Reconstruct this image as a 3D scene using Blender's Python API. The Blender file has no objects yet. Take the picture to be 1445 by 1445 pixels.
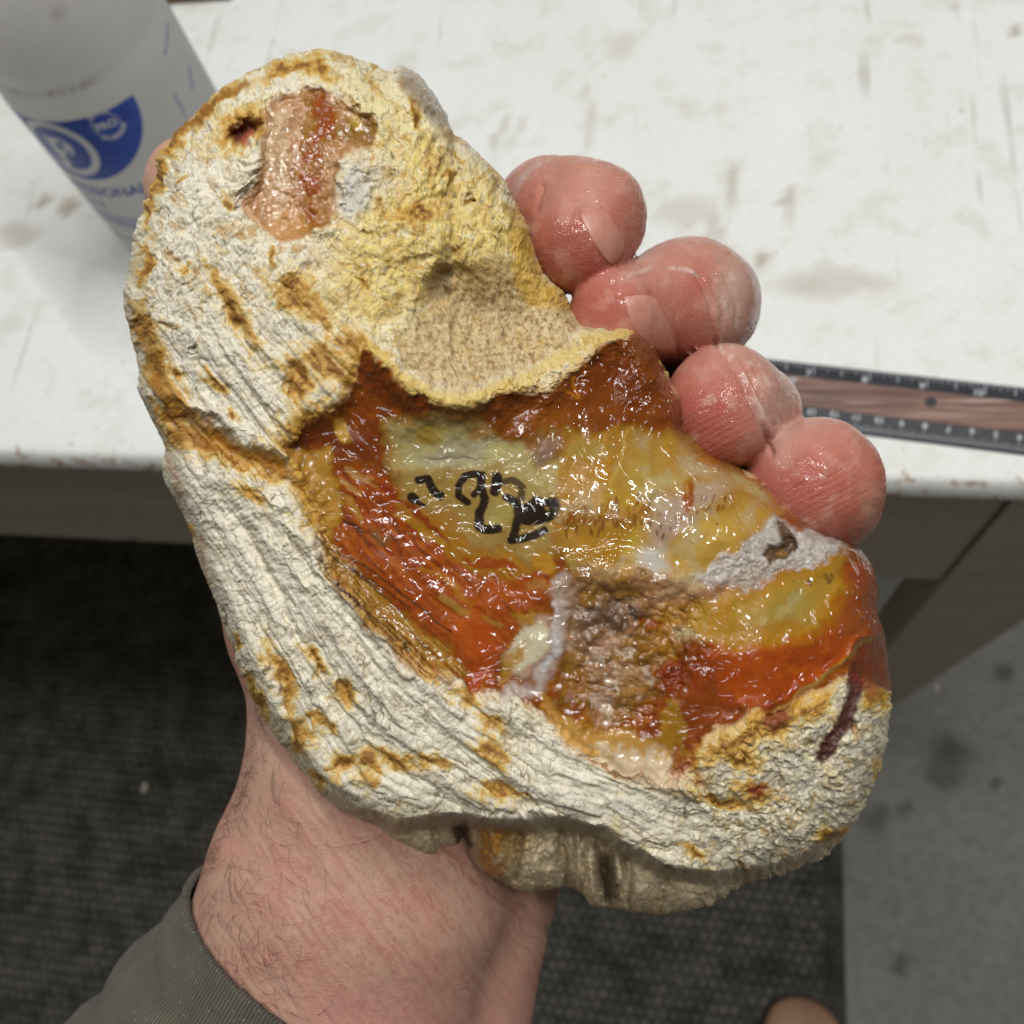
import bpy, bmesh, math, random
import numpy as np
from mathutils import Vector, Matrix

random.seed(7)
SC = bpy.context.scene
COL = SC.collection

# ------------------------------------------------------------------ camera
# phone held over the bench, looking steeply down.  F / CC are the focal length
# and centre of the 1445 px photograph, RW turns camera space into world space.
F, CC, CAMZ = 1336.0, 722.5, 0.41
RW = np.array([[0.98293418, -0.03868721, 0.17984354],
               [0.10374395, 0.92391524, -0.36826326],
               [-0.15191311, 0.38063622, 0.91216143]])
CAM = np.array([0.0, 0.0, CAMZ])
cam = bpy.data.cameras.new('camera')
cam.sensor_width = 36.0
cam.lens = F / 1445.0 * 36.0
cam.clip_start, cam.clip_end = 0.01, 50.0
cam.dof.use_dof = True
cam.dof.focus_distance = 0.152
cam.dof.aperture_fstop = 24.0
camo = bpy.data.objects.new('camera', cam)
COL.objects.link(camo)
m4 = Matrix.Identity(4)
for i in range(3):
    for j in range(3):
        m4[i][j] = RW[i][j]
    m4[i][3] = CAM[i]
camo.matrix_world = m4
SC.camera = camo

# ------------------------------------------------------------------ light
world = bpy.data.worlds.new('World')
SC.world = world
world.use_nodes = True
wb = world.node_tree.nodes['Background']
wb.inputs[0].default_value = (1.0, 0.91, 0.78, 1)
wb.inputs[1].default_value = 0.08

def area_light(name, loc, target, sx, sy, watts, color):
    l = bpy.data.lights.new(name, 'AREA')
    l.shape = 'RECTANGLE'
    l.size, l.size_y = sx, sy
    l.energy = watts
    l.color = color
    o = bpy.data.objects.new(name, l)
    COL.objects.link(o)
    o.location = loc
    o.rotation_euler = (Vector(target) - Vector(loc)).to_track_quat('-Z', 'Y').to_euler()
    return o

# shop tube lights hanging over and a little behind the bench
area_light('tube_lamp_main', (0.30, 0.42, 1.70), (0.0, 0.12, 0.1), 1.20, 0.04, 17.8, (1.0, 0.995, 0.97))
area_light('tube_lamp_second', (-0.50, 0.20, 1.75), (0.0, 0.1, 0.1), 0.04, 1.20, 8.4, (1.0, 1.0, 0.98))

# small unseen lamps added overhead: little light, crisp glints on wet stone
for bx_, by_, bz_ in ((0.08, 0.12, 1.60), (-0.22, 0.46, 1.62), (0.52, 0.10, 1.70), (-0.12, -0.22, 1.75)):
    area_light('glint_lamp', (bx_, by_, bz_), (0.0, 0.1, 0.2), 0.055, 0.055, 1.3, (1.0, 1.0, 0.98))

SC.render.engine = 'CYCLES'
SC.cycles.use_denoising = True
SC.cycles.max_bounces = 5
SC.cycles.use_adaptive_sampling = True
SC.cycles.adaptive_threshold = 0.02
SC.cycles.caustics_reflective = False
SC.cycles.caustics_refractive = False
SC.view_settings.view_transform = 'Standard'
SC.view_settings.look = 'None'
SC.view_settings.exposure = 0.0
SC.view_settings.gamma = 1.0
SC.view_settings.use_curve_mapping = False

# ------------------------------------------------------------------ helpers
def s2l(c):
    c = np.asarray(c, float) / 255.0
    return np.where(c <= 0.04045, c / 12.92, ((c + 0.055) / 1.055) ** 2.4)

def rgb(r, g, b, k=1.0):
    v = s2l((r, g, b)) * k
    return (float(v[0]), float(v[1]), float(v[2]), 1.0)

def tag(o, label=None, cat=None, group=None, kind=None):
    if label: o['label'] = label
    if cat: o['category'] = cat
    if group: o['group'] = group
    if kind: o['kind'] = kind
    return o

def empty(name, loc=(0, 0, 0)):
    o = bpy.data.objects.new(name, None)
    COL.objects.link(o)
    o.location = loc
    o.empty_display_size = 0.02
    return o

def link(name, me, mat=None, parent=None):
    o = bpy.data.objects.new(name, me)
    COL.objects.link(o)
    if mat is not None:
        me.materials.append(mat)
    if parent is not None:
        o.parent = parent
        o.matrix_parent_inverse = Matrix.Translation(-Vector(parent.location))
    return o

def mesh_np(name, V, Fq, smooth=True):
    """mesh from numpy verts (n,3) and faces (m,3) or (m,4)"""
    me = bpy.data.meshes.new(name)
    V = np.ascontiguousarray(V, np.float32)
    Fq = np.ascontiguousarray(Fq, np.int32)
    m, k = Fq.shape
    me.vertices.add(len(V)); me.vertices.foreach_set('co', V.ravel())
    me.loops.add(m * k); me.loops.foreach_set('vertex_index', Fq.ravel())
    me.polygons.add(m)
    me.polygons.foreach_set('loop_start', np.arange(0, m * k, k, dtype=np.int32))
    me.polygons.foreach_set('use_smooth', np.full(m, smooth, bool))
    me.update(calc_edges=True)
    return me

def mesh_pd(name, verts, faces, smooth=False):
    me = bpy.data.meshes.new(name)
    me.from_pydata([tuple(map(float, v)) for v in verts], [], faces)
    me.polygons.foreach_set('use_smooth', [smooth] * len(me.polygons))
    me.update()
    return me

def box_mesh(name, x0, x1, y0, y1, z0, z1, bev=0.0):
    bm = bmesh.new()
    bmesh.ops.create_cube(bm, size=1.0)
    for v in bm.verts:
        v.co = Vector(((x0 + x1) / 2 + v.co.x * (x1 - x0), (y0 + y1) / 2 + v.co.y * (y1 - y0), (z0 + z1) / 2 + v.co.z * (z1 - z0)))
    if bev > 0:
        bmesh.ops.bevel(bm, geom=list(bm.edges), offset=bev, segments=2, affect='EDGES', profile=0.6)
    me = bpy.data.meshes.new(name)
    bm.to_mesh(me); bm.free()
    return me

def col_attr(me, name, arr):
    a = me.attributes.new(name, 'FLOAT_COLOR', 'POINT')
    c = np.ones((len(arr), 4), np.float32); c[:, :3] = arr
    a.data.foreach_set('color', c.ravel())

def flt_attr(me, name, arr):
    a = me.attributes.new(name, 'FLOAT', 'POINT')
    a.data.foreach_set('value', np.ascontiguousarray(arr, np.float32))

def cam2world(P):
    return CAM + np.asarray(P) @ RW.T

def ray_n(px, py):
    px = np.asarray(px, float); py = np.asarray(py, float)
    return np.stack([(px - CC) / F, -(py - CC) / F, -np.ones_like(px)], -1)

def on_plane(px, py, z):
    d = RW @ ray_n(px, py)
    t = (z - CAMZ) / d[2]
    return CAM + t * d

def on_front(px, py, y):
    d = RW @ ray_n(px, py)
    return CAM + (y / d[1]) * d

# ------------------------------------------------------------------ numpy noise
_rs = np.random.RandomState(1234)
_PM = np.tile(_rs.permutation(256).astype(np.int32), 3)
_GA = np.arange(256) * (2 * np.pi / 256)
_GC, _GS = (np.cos(_GA) * 1.5).astype(np.float32), (np.sin(_GA) * 1.5).astype(np.float32)
def perlin(x, y, seed=0):
    x = np.asarray(x, np.float32); y = np.asarray(y, np.float32)
    x0 = np.floor(x); y0 = np.floor(y)
    fx = x - x0; fy = y - y0
    ix = (x0.astype(np.int32) + seed * 57) & 255; iy = (y0.astype(np.int32) + seed * 131) & 255
    u = fx * fx * fx * (fx * (fx * 6 - 15) + 10)
    v = fy * fy * fy * (fy * (fy * 6 - 15) + 10)
    a = _PM[ix]; b = _PM[ix + 1]
    h00 = _PM[a + iy]; h10 = _PM[b + iy]; h01 = _PM[a + iy + 1]; h11 = _PM[b + iy + 1]
    n00 = _GC[h00] * fx + _GS[h00] * fy
    n10 = _GC[h10] * (fx - 1) + _GS[h10] * fy
    n01 = _GC[h01] * fx + _GS[h01] * (fy - 1)
    n11 = _GC[h11] * (fx - 1) + _GS[h11] * (fy - 1)
    n0 = n00 + (n10 - n00) * u
    return n0 + (n01 + (n11 - n01) * u - n0) * v

def fbm(x, y, seed=0, oct=4, gain=0.5, lac=2.03):
    s = 0; a = 1.0; t = 0
    for o in range(oct):
        s = s + a * perlin(x + 13.7 * o, y - 7.3 * o, seed + o * 17)
        t += a; a *= gain; x = x * lac; y = y * lac
    return s / t * 1.35

def ridged(x, y, seed=0, oct=3, gain=0.5):
    s = 0; a = 1.0; t = 0
    for o in range(oct):
        s = s + a * (1 - np.abs(perlin(x + 5.1 * o, y + 9.9 * o, seed + o * 31)) * 2)
        t += a; a *= gain; x = x * 2.07; y = y * 2.07
    return s / t

_JX, _JY, _CV = (_rs.rand(256).astype(np.float32) for _ in range(3))
def voro(x, y, seed=0):
    """nearest / second nearest cell distance and a cell value"""
    x = np.asarray(x, np.float32); y = np.asarray(y, np.float32)
    x0 = np.floor(x); y0 = np.floor(y); fx = x - x0; fy = y - y0
    ix = (x0.astype(np.int32) + seed * 57) & 255; iy = (y0.astype(np.int32) + seed * 131) & 255
    d1 = np.full(x.shape, 9.0, np.float32); d2 = d1.copy(); cv = np.zeros(x.shape, np.float32)
    for dx in (-1, 0, 1):
        a = _PM[ix + dx + 1]
        for dy in (-1, 0, 1):
            h = _PM[a + iy + dy + 1]
            ex = _JX[h] + (dx - fx); ey = _JY[h] + (dy - fy)
            d = ex * ex + ey * ey
            near = d < d1
            d2 = np.where(near, d1, np.minimum(d2, d))
            cv = np.where(near, _CV[h], cv)
            d1 = np.where(near, d, d1)
    return np.sqrt(d1), np.sqrt(d2), cv

def sstep(a, b, x):
    t = np.clip((x - a) / (b - a), 0, 1)
    return t * t * (3 - 2 * t)

def smooth_closed(P, n):
    """resample a closed polygon with Catmull-Rom, n points per edge"""
    P = np.asarray(P, float); out = []
    N = len(P)
    for i in range(N):
        p0, p1, p2, p3 = P[i - 1], P[i], P[(i + 1) % N], P[(i + 2) % N]
        for k in range(n):
            t = k / n
            out.append(0.5 * ((2 * p1) + (-p0 + p2) * t + (2 * p0 - 5 * p1 + 4 * p2 - p3) * t * t + (-p0 + 3 * p1 - 3 * p2 + p3) * t ** 3))
    return np.array(out)

def poly_sd(X, Y, poly, pad=60.0):
    """signed distance to a polygon (negative inside), evaluated near it only"""
    P = np.asarray(poly, np.float32)
    out = np.full(X.shape, pad, np.float32)
    lo = P.min(0) - pad; hi = P.max(0) + pad
    sel = (X > lo[0]) & (X < hi[0]) & (Y > lo[1]) & (Y < hi[1])
    x = X[sel]; y = Y[sel]
    d = np.full(x.shape, 1e9, np.float32); ins = np.zeros(x.shape, bool)
    for i in range(len(P)):
        a = P[i]; b = P[(i + 1) % len(P)]
        e = b - a
        t = np.clip(((x - a[0]) * e[0] + (y - a[1]) * e[1]) / max(e @ e, 1e-9), 0, 1)
        d = np.minimum(d, (x - a[0] - t * e[0]) ** 2 + (y - a[1] - t * e[1]) ** 2)
        c = ((a[1] > y) != (b[1] > y))
        if a[1] != b[1]:
            ins ^= c & (x < (b[0] - a[0]) * (y - a[1]) / (b[1] - a[1]) + a[0])
    out[sel] = np.sqrt(d) * np.where(ins, -1, 1)
    return out

def line_d(X, Y, pts, pad=80.0):
    P = np.asarray(pts, np.float32)
    out = np.full(X.shape, 1e3, np.float32)
    lo = P.min(0) - pad; hi = P.max(0) + pad
    sel = (X > lo[0]) & (X < hi[0]) & (Y > lo[1]) & (Y < hi[1])
    x = X[sel]; y = Y[sel]; d = np.full(x.shape, 1e9, np.float32)
    for i in range(len(P) - 1):
        a = P[i]; e = P[i + 1] - a
        t = np.clip(((x - a[0]) * e[0] + (y - a[1]) * e[1]) / max(e @ e, 1e-9), 0, 1)
        d = np.minimum(d, (x - a[0] - t * e[0]) ** 2 + (y - a[1] - t * e[1]) ** 2)
    out[sel] = np.sqrt(d)
    return out

def ell(X, Y, cx, cy, rx, ry, ang=0.0):
    """squared elliptical radius"""
    c, s = math.cos(math.radians(ang)), math.sin(math.radians(ang))
    u = (X - cx) * c + (Y - cy) * s; v = -(X - cx) * s + (Y - cy) * c
    return (u / rx) ** 2 + (v / ry) ** 2

def gau(X, Y, cx, cy, rx, ry=None, ang=0.0):
    return np.exp(-ell(X, Y, cx, cy, rx, ry or rx, ang))

# ------------------------------------------------------------------ node helper
class NT:
    def __init__(self, name):
        self.m = bpy.data.materials.new(name); self.m.use_nodes = True
        self.t = self.m.node_tree; self.b = self.t.nodes['Principled BSDF']
    def n(self, typ, ins=None, **kw):
        nd = self.t.nodes.new(typ)
        for k, v in kw.items(): setattr(nd, k, v)
        for k, v in (ins or {}).items(): self.set(nd.inputs[k], v)
        return nd
    def set(self, sock, v):
        if isinstance(v, bpy.types.NodeSocket): self.t.links.new(v, sock)
        elif isinstance(v, bpy.types.Node): self.t.links.new(v.outputs[0], sock)
        else: sock.default_value = v
    def p(self, **kw):
        for k, v in kw.items(): self.set(self.b.inputs[k.replace('_', ' ')], v)
    def coord(self, out='Object', scale=(1, 1, 1), rot=(0, 0, 0)):
        tc = self.n('ShaderNodeTexCoord')
        return self.n('ShaderNodeMapping', {'Vector': tc.outputs[out], 'Scale': scale, 'Rotation': rot}).outputs[0]
    def attr(self, name, out='Color'):
        return self.n('ShaderNodeAttribute', attribute_name=name).outputs[out]
    def noise(self, vec, scale, detail=4, rough=0.55, dist=0.0):
        return self.n('ShaderNodeTexNoise', {'Vector': vec, 'Scale': scale, 'Detail': detail, 'Roughness': rough, 'Distortion': dist}).outputs[0]
    def ramp(self, fac, stops):
        r = self.n('ShaderNodeValToRGB', {'Fac': fac})
        el = r.color_ramp.elements
        while len(el) < len(stops): el.new(0.5)
        for e, (p, c) in zip(el, stops):
            e.position = p; e.color = c if not isinstance(c, (int, float)) else (c, c, c, 1)
        return r.outputs[0]
    def mix(self, fac, a, b, mode='MIX'):
        nd = self.n('ShaderNodeMix', data_type='RGBA', blend_type=mode)
        self.set(nd.inputs[0], fac); self.set(nd.inputs[6], a); self.set(nd.inputs[7], b)
        return nd.outputs[2]
    def math(self, op, a, b=0.0, c=0.0):
        nd = self.n('ShaderNodeMath', operation=op)
        self.set(nd.inputs[0], a); self.set(nd.inputs[1], b); self.set(nd.inputs[2], c)
        return nd.outputs[0]
    def bump(self, h, strength=0.5, dist=0.001, normal=None):
        nd = self.n('ShaderNodeBump', {'Height': h, 'Strength': strength, 'Distance': dist})
        if normal is not None: self.set(nd.inputs['Normal'], normal)
        return nd.outputs[0]
# ================================================================== SETTING
FLOORZ = -0.86
YF = 0.1877                      # table front edge

# ---- concrete floor
def mat_concrete():
    t = NT('concrete')
    v = t.coord()
    big = t.noise(v, 3.0, 6, 0.6)
    fine = t.noise(v, 90.0, 5, 0.7)
    c = t.ramp(big, [(0.3, rgb(104, 103, 98)), (0.7, rgb(132, 131, 125))])
    c = t.mix(0.35, c, t.ramp(fine, [(0.35, rgb(84, 84, 80)), (0.65, rgb(150, 149, 142))]))
    sp = t.noise(v, 22.0, 2, 0.5)
    c = t.mix(t.ramp(sp, [(0.72, 0.0), (0.80, 0.35)]), c, rgb(70, 70, 66))
    c = t.mix(t.math('MULTIPLY', t.attr('stain', 'Fac'), 0.85), c, rgb(40, 40, 36))
    t.p(Base_Color=c, Roughness=t.ramp(big, [(0.3, 0.45), (0.7, 0.7)]), Normal=t.bump(fine, 0.25, 0.002))
    return t.m

def dense_floor():
    # denser sheet where the concrete shows, one sheet to the edges
    gx = np.concatenate([np.linspace(-3, 0.1, 20)[:-1], np.linspace(0.1, 0.9, 240), np.linspace(0.9, 3, 12)[1:]])
    gy = np.concatenate([np.linspace(-2, -0.25, 10)[:-1], np.linspace(-0.25, 0.6, 260), np.linspace(0.6, 3, 12)[1:]])
    X, Y = np.meshgrid(gx, gy)
    st = np.zeros(X.shape)
    wx = X + 0.012 * fbm(X * 40, Y * 40, 3); wy = Y + 0.012 * fbm(X * 40, Y * 40, 9)
    for (px, py, r) in [(1338, 1062, .028), (1330, 1095, .020), (1232, 1158, .020), (1245, 1150, .015), (1278, 1143, .010), (1272, 1362, .013), (1418, 945, .012), (1405, 1110, .008), (1180, 1105, .012)]:
        p = on_plane(px, py, FLOORZ)
        st = np.maximum(st, 0.8 * sstep(1.5, 0.2, np.hypot(wx - p[0], wy - p[1]) / r))
    V = np.stack([X, Y, np.full(X.shape, FLOORZ)], -1).reshape(-1, 3)
    nx, ny = len(gx), len(gy)
    i = np.arange((ny - 1) * nx).reshape(ny - 1, nx)[:, :-1].ravel()
    me = mesh_np('floor', V, np.stack([i, i + 1, i + nx + 1, i + nx], -1))
    flt_attr(me, 'stain', st.ravel())
    return me
tag(link('floor', dense_floor(), mat_concrete()), kind='structure')

# ---- rubber mat with its pattern of low studs
def mat_rubber(k=1.0):
    t = NT('rubber')
    v = t.coord()
    n = t.noise(v, 6.0, 5, 0.6)
    c = t.ramp(n, [(0.3, rgb(62, 60, 54, k)), (0.7, rgb(86, 83, 75, k))])
    f = t.noise(v, 160.0, 4, 0.7)
    c = t.mix(0.4, c, t.ramp(f, [(0.35, rgb(48, 47, 43, k)), (0.66, rgb(118, 114, 102, k))]))
    wn = t.noise(v, 26.0, 4, 0.65)
    c = t.mix(0.75, c, t.mix(1.0, c, t.ramp(wn, [(0.36, 0.25), (0.52, 0.9), (0.66, 1.35)]), 'MULTIPLY'))
    t.p(Base_Color=c, Roughness=0.85, Normal=t.bump(f, 0.4, 0.002))
    return t.m
pm = on_plane(1192, 1300, FLOORZ + 0.008)
MX1 = float(pm[0])               # mat's right edge
mat_root = tag(empty('floor_mat', (MX1 - 0.7, 0.0, FLOORZ)), 'dark studded rubber mat on the floor below the bench', 'mat')
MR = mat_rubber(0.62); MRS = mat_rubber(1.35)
link('mat_sheet', box_mesh('mat_sheet', MX1 - 1.75, MX1, -0.75, 0.72, FLOORZ + 0.001, FLOORZ + 0.006, 0.0015), MR, mat_root)
link('mat_border', box_mesh('mat_border', MX1 - 0.019, MX1 - 0.001, -0.748, 0.718, FLOORZ + 0.0055, FLOORZ + 0.0085, 0.001), MR, mat_root)
def studs():
    V = []; Fq = []
    pitch = 0.0128
    rng = np.random.RandomState(4)
    nx, ny = 100, 74
    base = np.array([[-1, -1, 0], [1, -1, 0], [1, 1, 0], [-1, 1, 0], [-.62, -.62, 1], [.62, -.62, 1], [.62, .62, 1], [-.62, .62, 1]], float)
    fc = np.array([[4, 5, 6, 7], [0, 1, 5, 4], [1, 2, 6, 5], [2, 3, 7, 6], [3, 0, 4, 7]])
    for i in range(nx):
        for j in range(ny):
            cx = MX1 - 0.028 - i * pitch + (0.5 * pitch if j % 2 else 0) - pitch * 0.5
            cy = -0.36 + j * pitch
            s = base * [pitch * .40, pitch * .40, 0.0022 + 0.0012 * rng.rand()] + [cx + rng.normal(0, .0004), cy + rng.normal(0, .0004), FLOORZ + 0.0056]
            Fq.append(fc + len(V) * 8); V.append(s)
    return mesh_np('stud_pattern', np.concatenate(V), np.concatenate(Fq), False)
tag(link('stud_pattern', studs(), MRS, mat_root), kind='stuff')

# ---- bench
def mat_tabletop():
    t = NT('worn_white_paint')
    v = t.coord()
    big = t.noise(v, 7.0, 5, 0.6)
    mid = t.noise(v, 38.0, 6, 0.65)
    fine = t.noise(v, 420.0, 4, 0.7)
    c = t.ramp(big, [(0.3, rgb(222, 222, 216)), (0.62, rgb(231, 234, 231))])
    c = t.mix(0.5, c, t.ramp(fine, [(0.3, rgb(212, 212, 208)), (0.65, rgb(234, 237, 235))]))
    # smudges of grey-brown grime
    c = t.mix(t.ramp(mid, [(0.52, 0.0), (0.74, 0.42)]), c, rgb(178, 168, 148))
    sp = t.noise(t.coord(scale=(1.6, 1, 1)), 95.0, 3, 0.55)
    c = t.mix(t.ramp(sp, [(0.69, 0.0), (0.74, 0.45)]), c, rgb(160, 142, 116))
    sp2 = t.noise(t.coord(scale=(1, 1.3, 1)), 210.0, 2, 0.5)
    c = t.mix(t.ramp(sp2, [(0.74, 0.0), (0.78, 0.5)]), c, rgb(120, 104, 84))
    # knife and pencil scratches
    for ang, sc, seed, k in ((0.18, 60, 1.0, .35), (1.45, 75, 5.0, .30), (0.75, 50, 9.0, .28)):
        w = t.noise(t.coord(scale=(sc, 2.2, 1), rot=(0, 0, ang)), 1.6 + seed * 0.1, 2, 0.4)
        g = t.noise(v, 9.0 + seed, 2)
        msk = t.math('MULTIPLY', t.ramp(w, [(0.668, 0.0), (0.70, k)]), t.ramp(g, [(0.5, 0.0), (0.62, 1.0)]))
        c = t.mix(msk, c, rgb(120, 104, 84))
    # grazed paint and brown wood showing along the front edge
    sx = t.n('ShaderNodeSeparateXYZ', {'Vector': t.n('ShaderNodeTexCoord').outputs['Object']})
    e = t.math('SUBTRACT', sx.outputs[1], YF)
    band = t.n('ShaderNodeMapRange', {'Value': e, 'From Min': 0.0, 'From Max': 0.012, 'To Min': 0.20, 'To Max': 0.0}).outputs[0]
    ed = t.math('ADD', t.noise(v, 120.0, 4, 0.6), band)
    c = t.mix(t.ramp(ed, [(0.74, 0.0), (0.80, 0.75)]), c, rgb(156, 122, 88))
    c = t.mix(t.math('MULTIPLY', t.attr('stain', 'Fac'), 0.75), c, rgb(150, 130, 102))
    h = t.math('ADD', t.math('MULTIPLY', mid, 0.4), t.math('MULTIPLY', fine, 0.6))
    t.p(Base_Color=c, Roughness=0.55, Normal=t.bump(h, 0.25, 0.0012))
    t.b.inputs['Specular IOR Level'].default_value = 0.35
    return t.m

def mat_apron():
    t = NT('grey_brown_paint')
    v = t.coord(scale=(1, 1, 1))
    n = t.noise(t.coord(scale=(2, 8, 14)), 5.0, 6, 0.6)
    f = t.noise(v, 130.0, 5, 0.7)
    c = t.ramp(n, [(0.3, rgb(200, 188, 170)), (0.7, rgb(222, 212, 196))])
    c = t.mix(0.3, c, t.ramp(f, [(0.3, rgb(140, 130, 116)), (0.7, rgb(200, 192, 178))]))
    k = t.noise(v, 26.0, 3, 0.5)
    c = t.mix(t.ramp(k, [(0.68, 0.0), (0.74, 0.6)]), c, rgb(80, 72, 62))
    t.p(Base_Color=c, Roughness=0.6, Normal=t.bump(f, 0.3, 0.001))
    return t.m

table = tag(empty('workbench', (-0.3, YF + 0.35, FLOORZ)), 'worn white painted workbench with grey front apron and leg', 'workbench')
MT, MA = mat_tabletop(), mat_apron()
def table_top():
    gx = np.linspace(-1.25, 0.225, 300); gy = np.linspace(YF, YF + 0.72, 170)
    X, Y = np.meshgrid(gx, gy)
    st = np.zeros(X.shape)
    wx = X + 0.006 * fbm(X * 60, Y * 60, 3); wy = Y + 0.006 * fbm(X * 60, Y * 60, 9)
    for (px, py, rx, ry, a) in [(58, 283, .006, .006, .9), (97, 291, .006, .007, .9), (20, 330, .02, .010, .5), (1008, 330, .004, .03, .5), (1005, 360, .012, .012, .5), (1180, 400, .035, .010, .45),
                                (1075, 365, .006, .006, .9), (830, 150, .003, .05, .35), (1035, 265, .003, .018, .6), (1115, 290, .003, .016, .6), (970, 300, .02, .012, .4),
                                (1283, 55, .008, .006, .5), (1350, 12, .003, .003, 1), (1433, 38, .003, .003, 1), (880, 60, .012, .012, .3), (705, 180, .002, .02, .5), (728, 190, .002, .02, .4)]:
        p = on_plane(px, py, 0)
        st = np.maximum(st, a * sstep(1.2, 0.5, np.hypot((wx - p[0]) / rx, (wy - p[1]) / ry)))
    nx, ny = len(gx), len(gy)
    V = np.stack([X, Y, np.zeros(X.shape)], -1)
    # rounded, slightly chipped nosing along the front
    for k in range(2):
        V[k, :, 2] -= (0.0014, 0.0003)[k] + np.abs(fbm(gx * 90, gx * 0 + k, 5)) * (0.0012, 0.0006)[k]
    V[0, :, 1] += 0.0006 + 0.0010 * np.abs(fbm(gx * 60, gx * 0, 8))
    V = V.reshape(-1, 3)
    i = np.arange((ny - 1) * nx).reshape(ny - 1, nx)[:, :-1].ravel()
    Fq = [np.stack([i, i + 1, i + nx + 1, i + nx], -1)]
    n0 = len(V)
    # skirt down the four sides and underside
    ring = np.concatenate([np.arange(nx), np.arange(1, ny) * nx + nx - 1, (ny - 1) * nx + np.arange(nx - 2, -1, -1), np.arange(ny - 2, 0, -1) * nx])
    low = V[ring].copy(); low[:, 2] = -0.0165; low[:, 1] = np.where(ring < nx, YF, low[:, 1])
    V = np.concatenate([V, low]); m = len(ring); k = np.arange(m)
    Fq.append(np.stack([ring, n0 + k, n0 + (k + 1) % m, np.roll(ring, -1)], -1))
    me = mesh_np('tabletop', V, np.concatenate(Fq))
    flt_attr(me, 'stain', np.concatenate([st.ravel(), np.zeros(m)]))
    return me
tt = link('tabletop', table_top(), MT, table)
link('apron', box_mesh('apron', -1.24, 0.1455, YF + 0.002, YF + 0.022, -0.139, -0.0168, 0.0015), MA, table)
link('underside', box_mesh('underside', -1.24, 0.22, YF + 0.024, YF + 0.71, -0.030, -0.0172), MA, table)
def leg():
    # broad board, a little tapered, standing flush with the apron
    tl, tr, bl, br = 0.1475, 0.222, 0.1475, 0.178
    y0, y1 = YF + 0.0005, YF + 0.0355
    ztop, zbot = -0.0168, FLOORZ + 0.0002
    zs = np.linspace(ztop, zbot, 12)
    V = []
    for z in zs:
        k = (ztop - z) / (ztop - zbot)
        xl = tl + (bl - tl) * k; xr = tr + (br - tr) * min(1, k * 1.25)
        V += [(xl, y0, z), (xr, y0, z), (xr, y1, z), (xl, y1, z)]
    Fq = [(0, 3, 2, 1)]
    for i in range(11):
        a = i * 4
        for j in range(4):
            Fq.append((a + j, a + (j + 1) % 4, a + 4 + (j + 1) % 4, a + 4 + j))
    Fq.append((44, 45, 46, 47))
    return mesh_pd('leg', V, Fq)
link('leg', leg(), MA, table)
for xx, yy in ((-1.2, YF + 0.001), (-1.2, YF + 0.66), (0.15, YF + 0.66)):
    link('leg', box_mesh('leg', xx, xx + 0.06, yy + 0.024, yy + 0.06, FLOORZ + 0.0002, -0.0305, 0.002), MA, table)

# dark wooden block at the back of the bench, only its foot shows
t = NT('dark_wood')
t.p(Base_Color=t.ramp(t.noise(t.coord(scale=(4, 40, 40)), 6, 5), [(0.3, rgb(70, 52, 32)), (0.7, rgb(112, 88, 58))]), Roughness=0.6)
p0 = on_plane(329, 1, 0.0)
tag(link('wooden_block', box_mesh('wooden_block', p0[0] - 0.13, p0[0], p0[1], p0[1] + 0.03, 0.0, 0.02, 0.002), t.m),
    'dark brown wooden block behind the plastic bottle', 'block')
# ================================================================== BOTTLE
def text_mesh(s, size, offset=0.0, res=3):
    cu = bpy.data.curves.new('lettering', 'FONT')
    cu.body = s; cu.size = size; cu.offset = offset; cu.resolution_u = res
    o = bpy.data.objects.new('lettering', cu)
    COL.objects.link(o)
    dg = bpy.context.evaluated_depsgraph_get()
    me = bpy.data.meshes.new_from_object(o.evaluated_get(dg))
    bpy.data.objects.remove(o)
    bm = bmesh.new(); bm.from_mesh(me)
    bmesh.ops.triangulate(bm, faces=bm.faces)
    V = np.array([v.co[:] for v in bm.verts]); Fq = [tuple(v.index for v in f.verts) for f in bm.faces]
    bm.free(); bpy.data.meshes.remove(me)
    return V[:, :2], Fq

BD, BAZ, BR = 0.4405, math.radians(-39.67), 0.0437
BX, BY = BD * math.sin(BAZ), BD * math.cos(BAZ)
def cyl(px, py, r=BR):
    d = RW @ ray_n(px, py); o = np.array([-BX, -BY])
    a = d[0] ** 2 + d[1] ** 2; b = 2 * (o @ d[:2]); D = b * b - 4 * a * (o @ o - r * r)
    t = (-b - math.sqrt(max(D, 0))) / (2 * a)
    p = t * d[:2] + o
    return math.atan2(p[1], p[0]), CAMZ + t * d[2]

def bottle_profile():
    return [(0.0, 0.0015), (0.034, 0.0010), (0.0395, 0.0), (0.0425, 0.0022), (BR, 0.0075), (BR, 0.06), (BR, 0.120), (0.0433, 0.1275),
            (0.0424, 0.1330), (0.0416, 0.1352), (0.0414, 0.1375), (0.0420, 0.1400), (0.0428, 0.1440), (0.0430, 0.150), (0.0428, 0.158), (0.0415, 0.167),
            (0.0385, 0.177), (0.033, 0.187), (0.026, 0.196), (0.019, 0.203), (0.0150, 0.207), (0.0145, 0.212), (0.0145, 0.222), (0.0, 0.222)]
def lathe(name, prof, seg, cx, cy, z0=0.0):
    V = []; Fq = []
    for r, z in prof:
        for k in range(seg):
            a = 2 * math.pi * k / seg
            V.append((cx + r * math.cos(a), cy + r * math.sin(a), z0 + z))
    for i in range(len(prof) - 1):
        for k in range(seg):
            k2 = (k + 1) % seg
            Fq.append((i * seg + k, i * seg + k2, (i + 1) * seg + k2, (i + 1) * seg + k))
    me = mesh_pd(name, V, Fq, True)
    return me
t = NT('cloudy_plastic')
v = t.coord()
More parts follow.
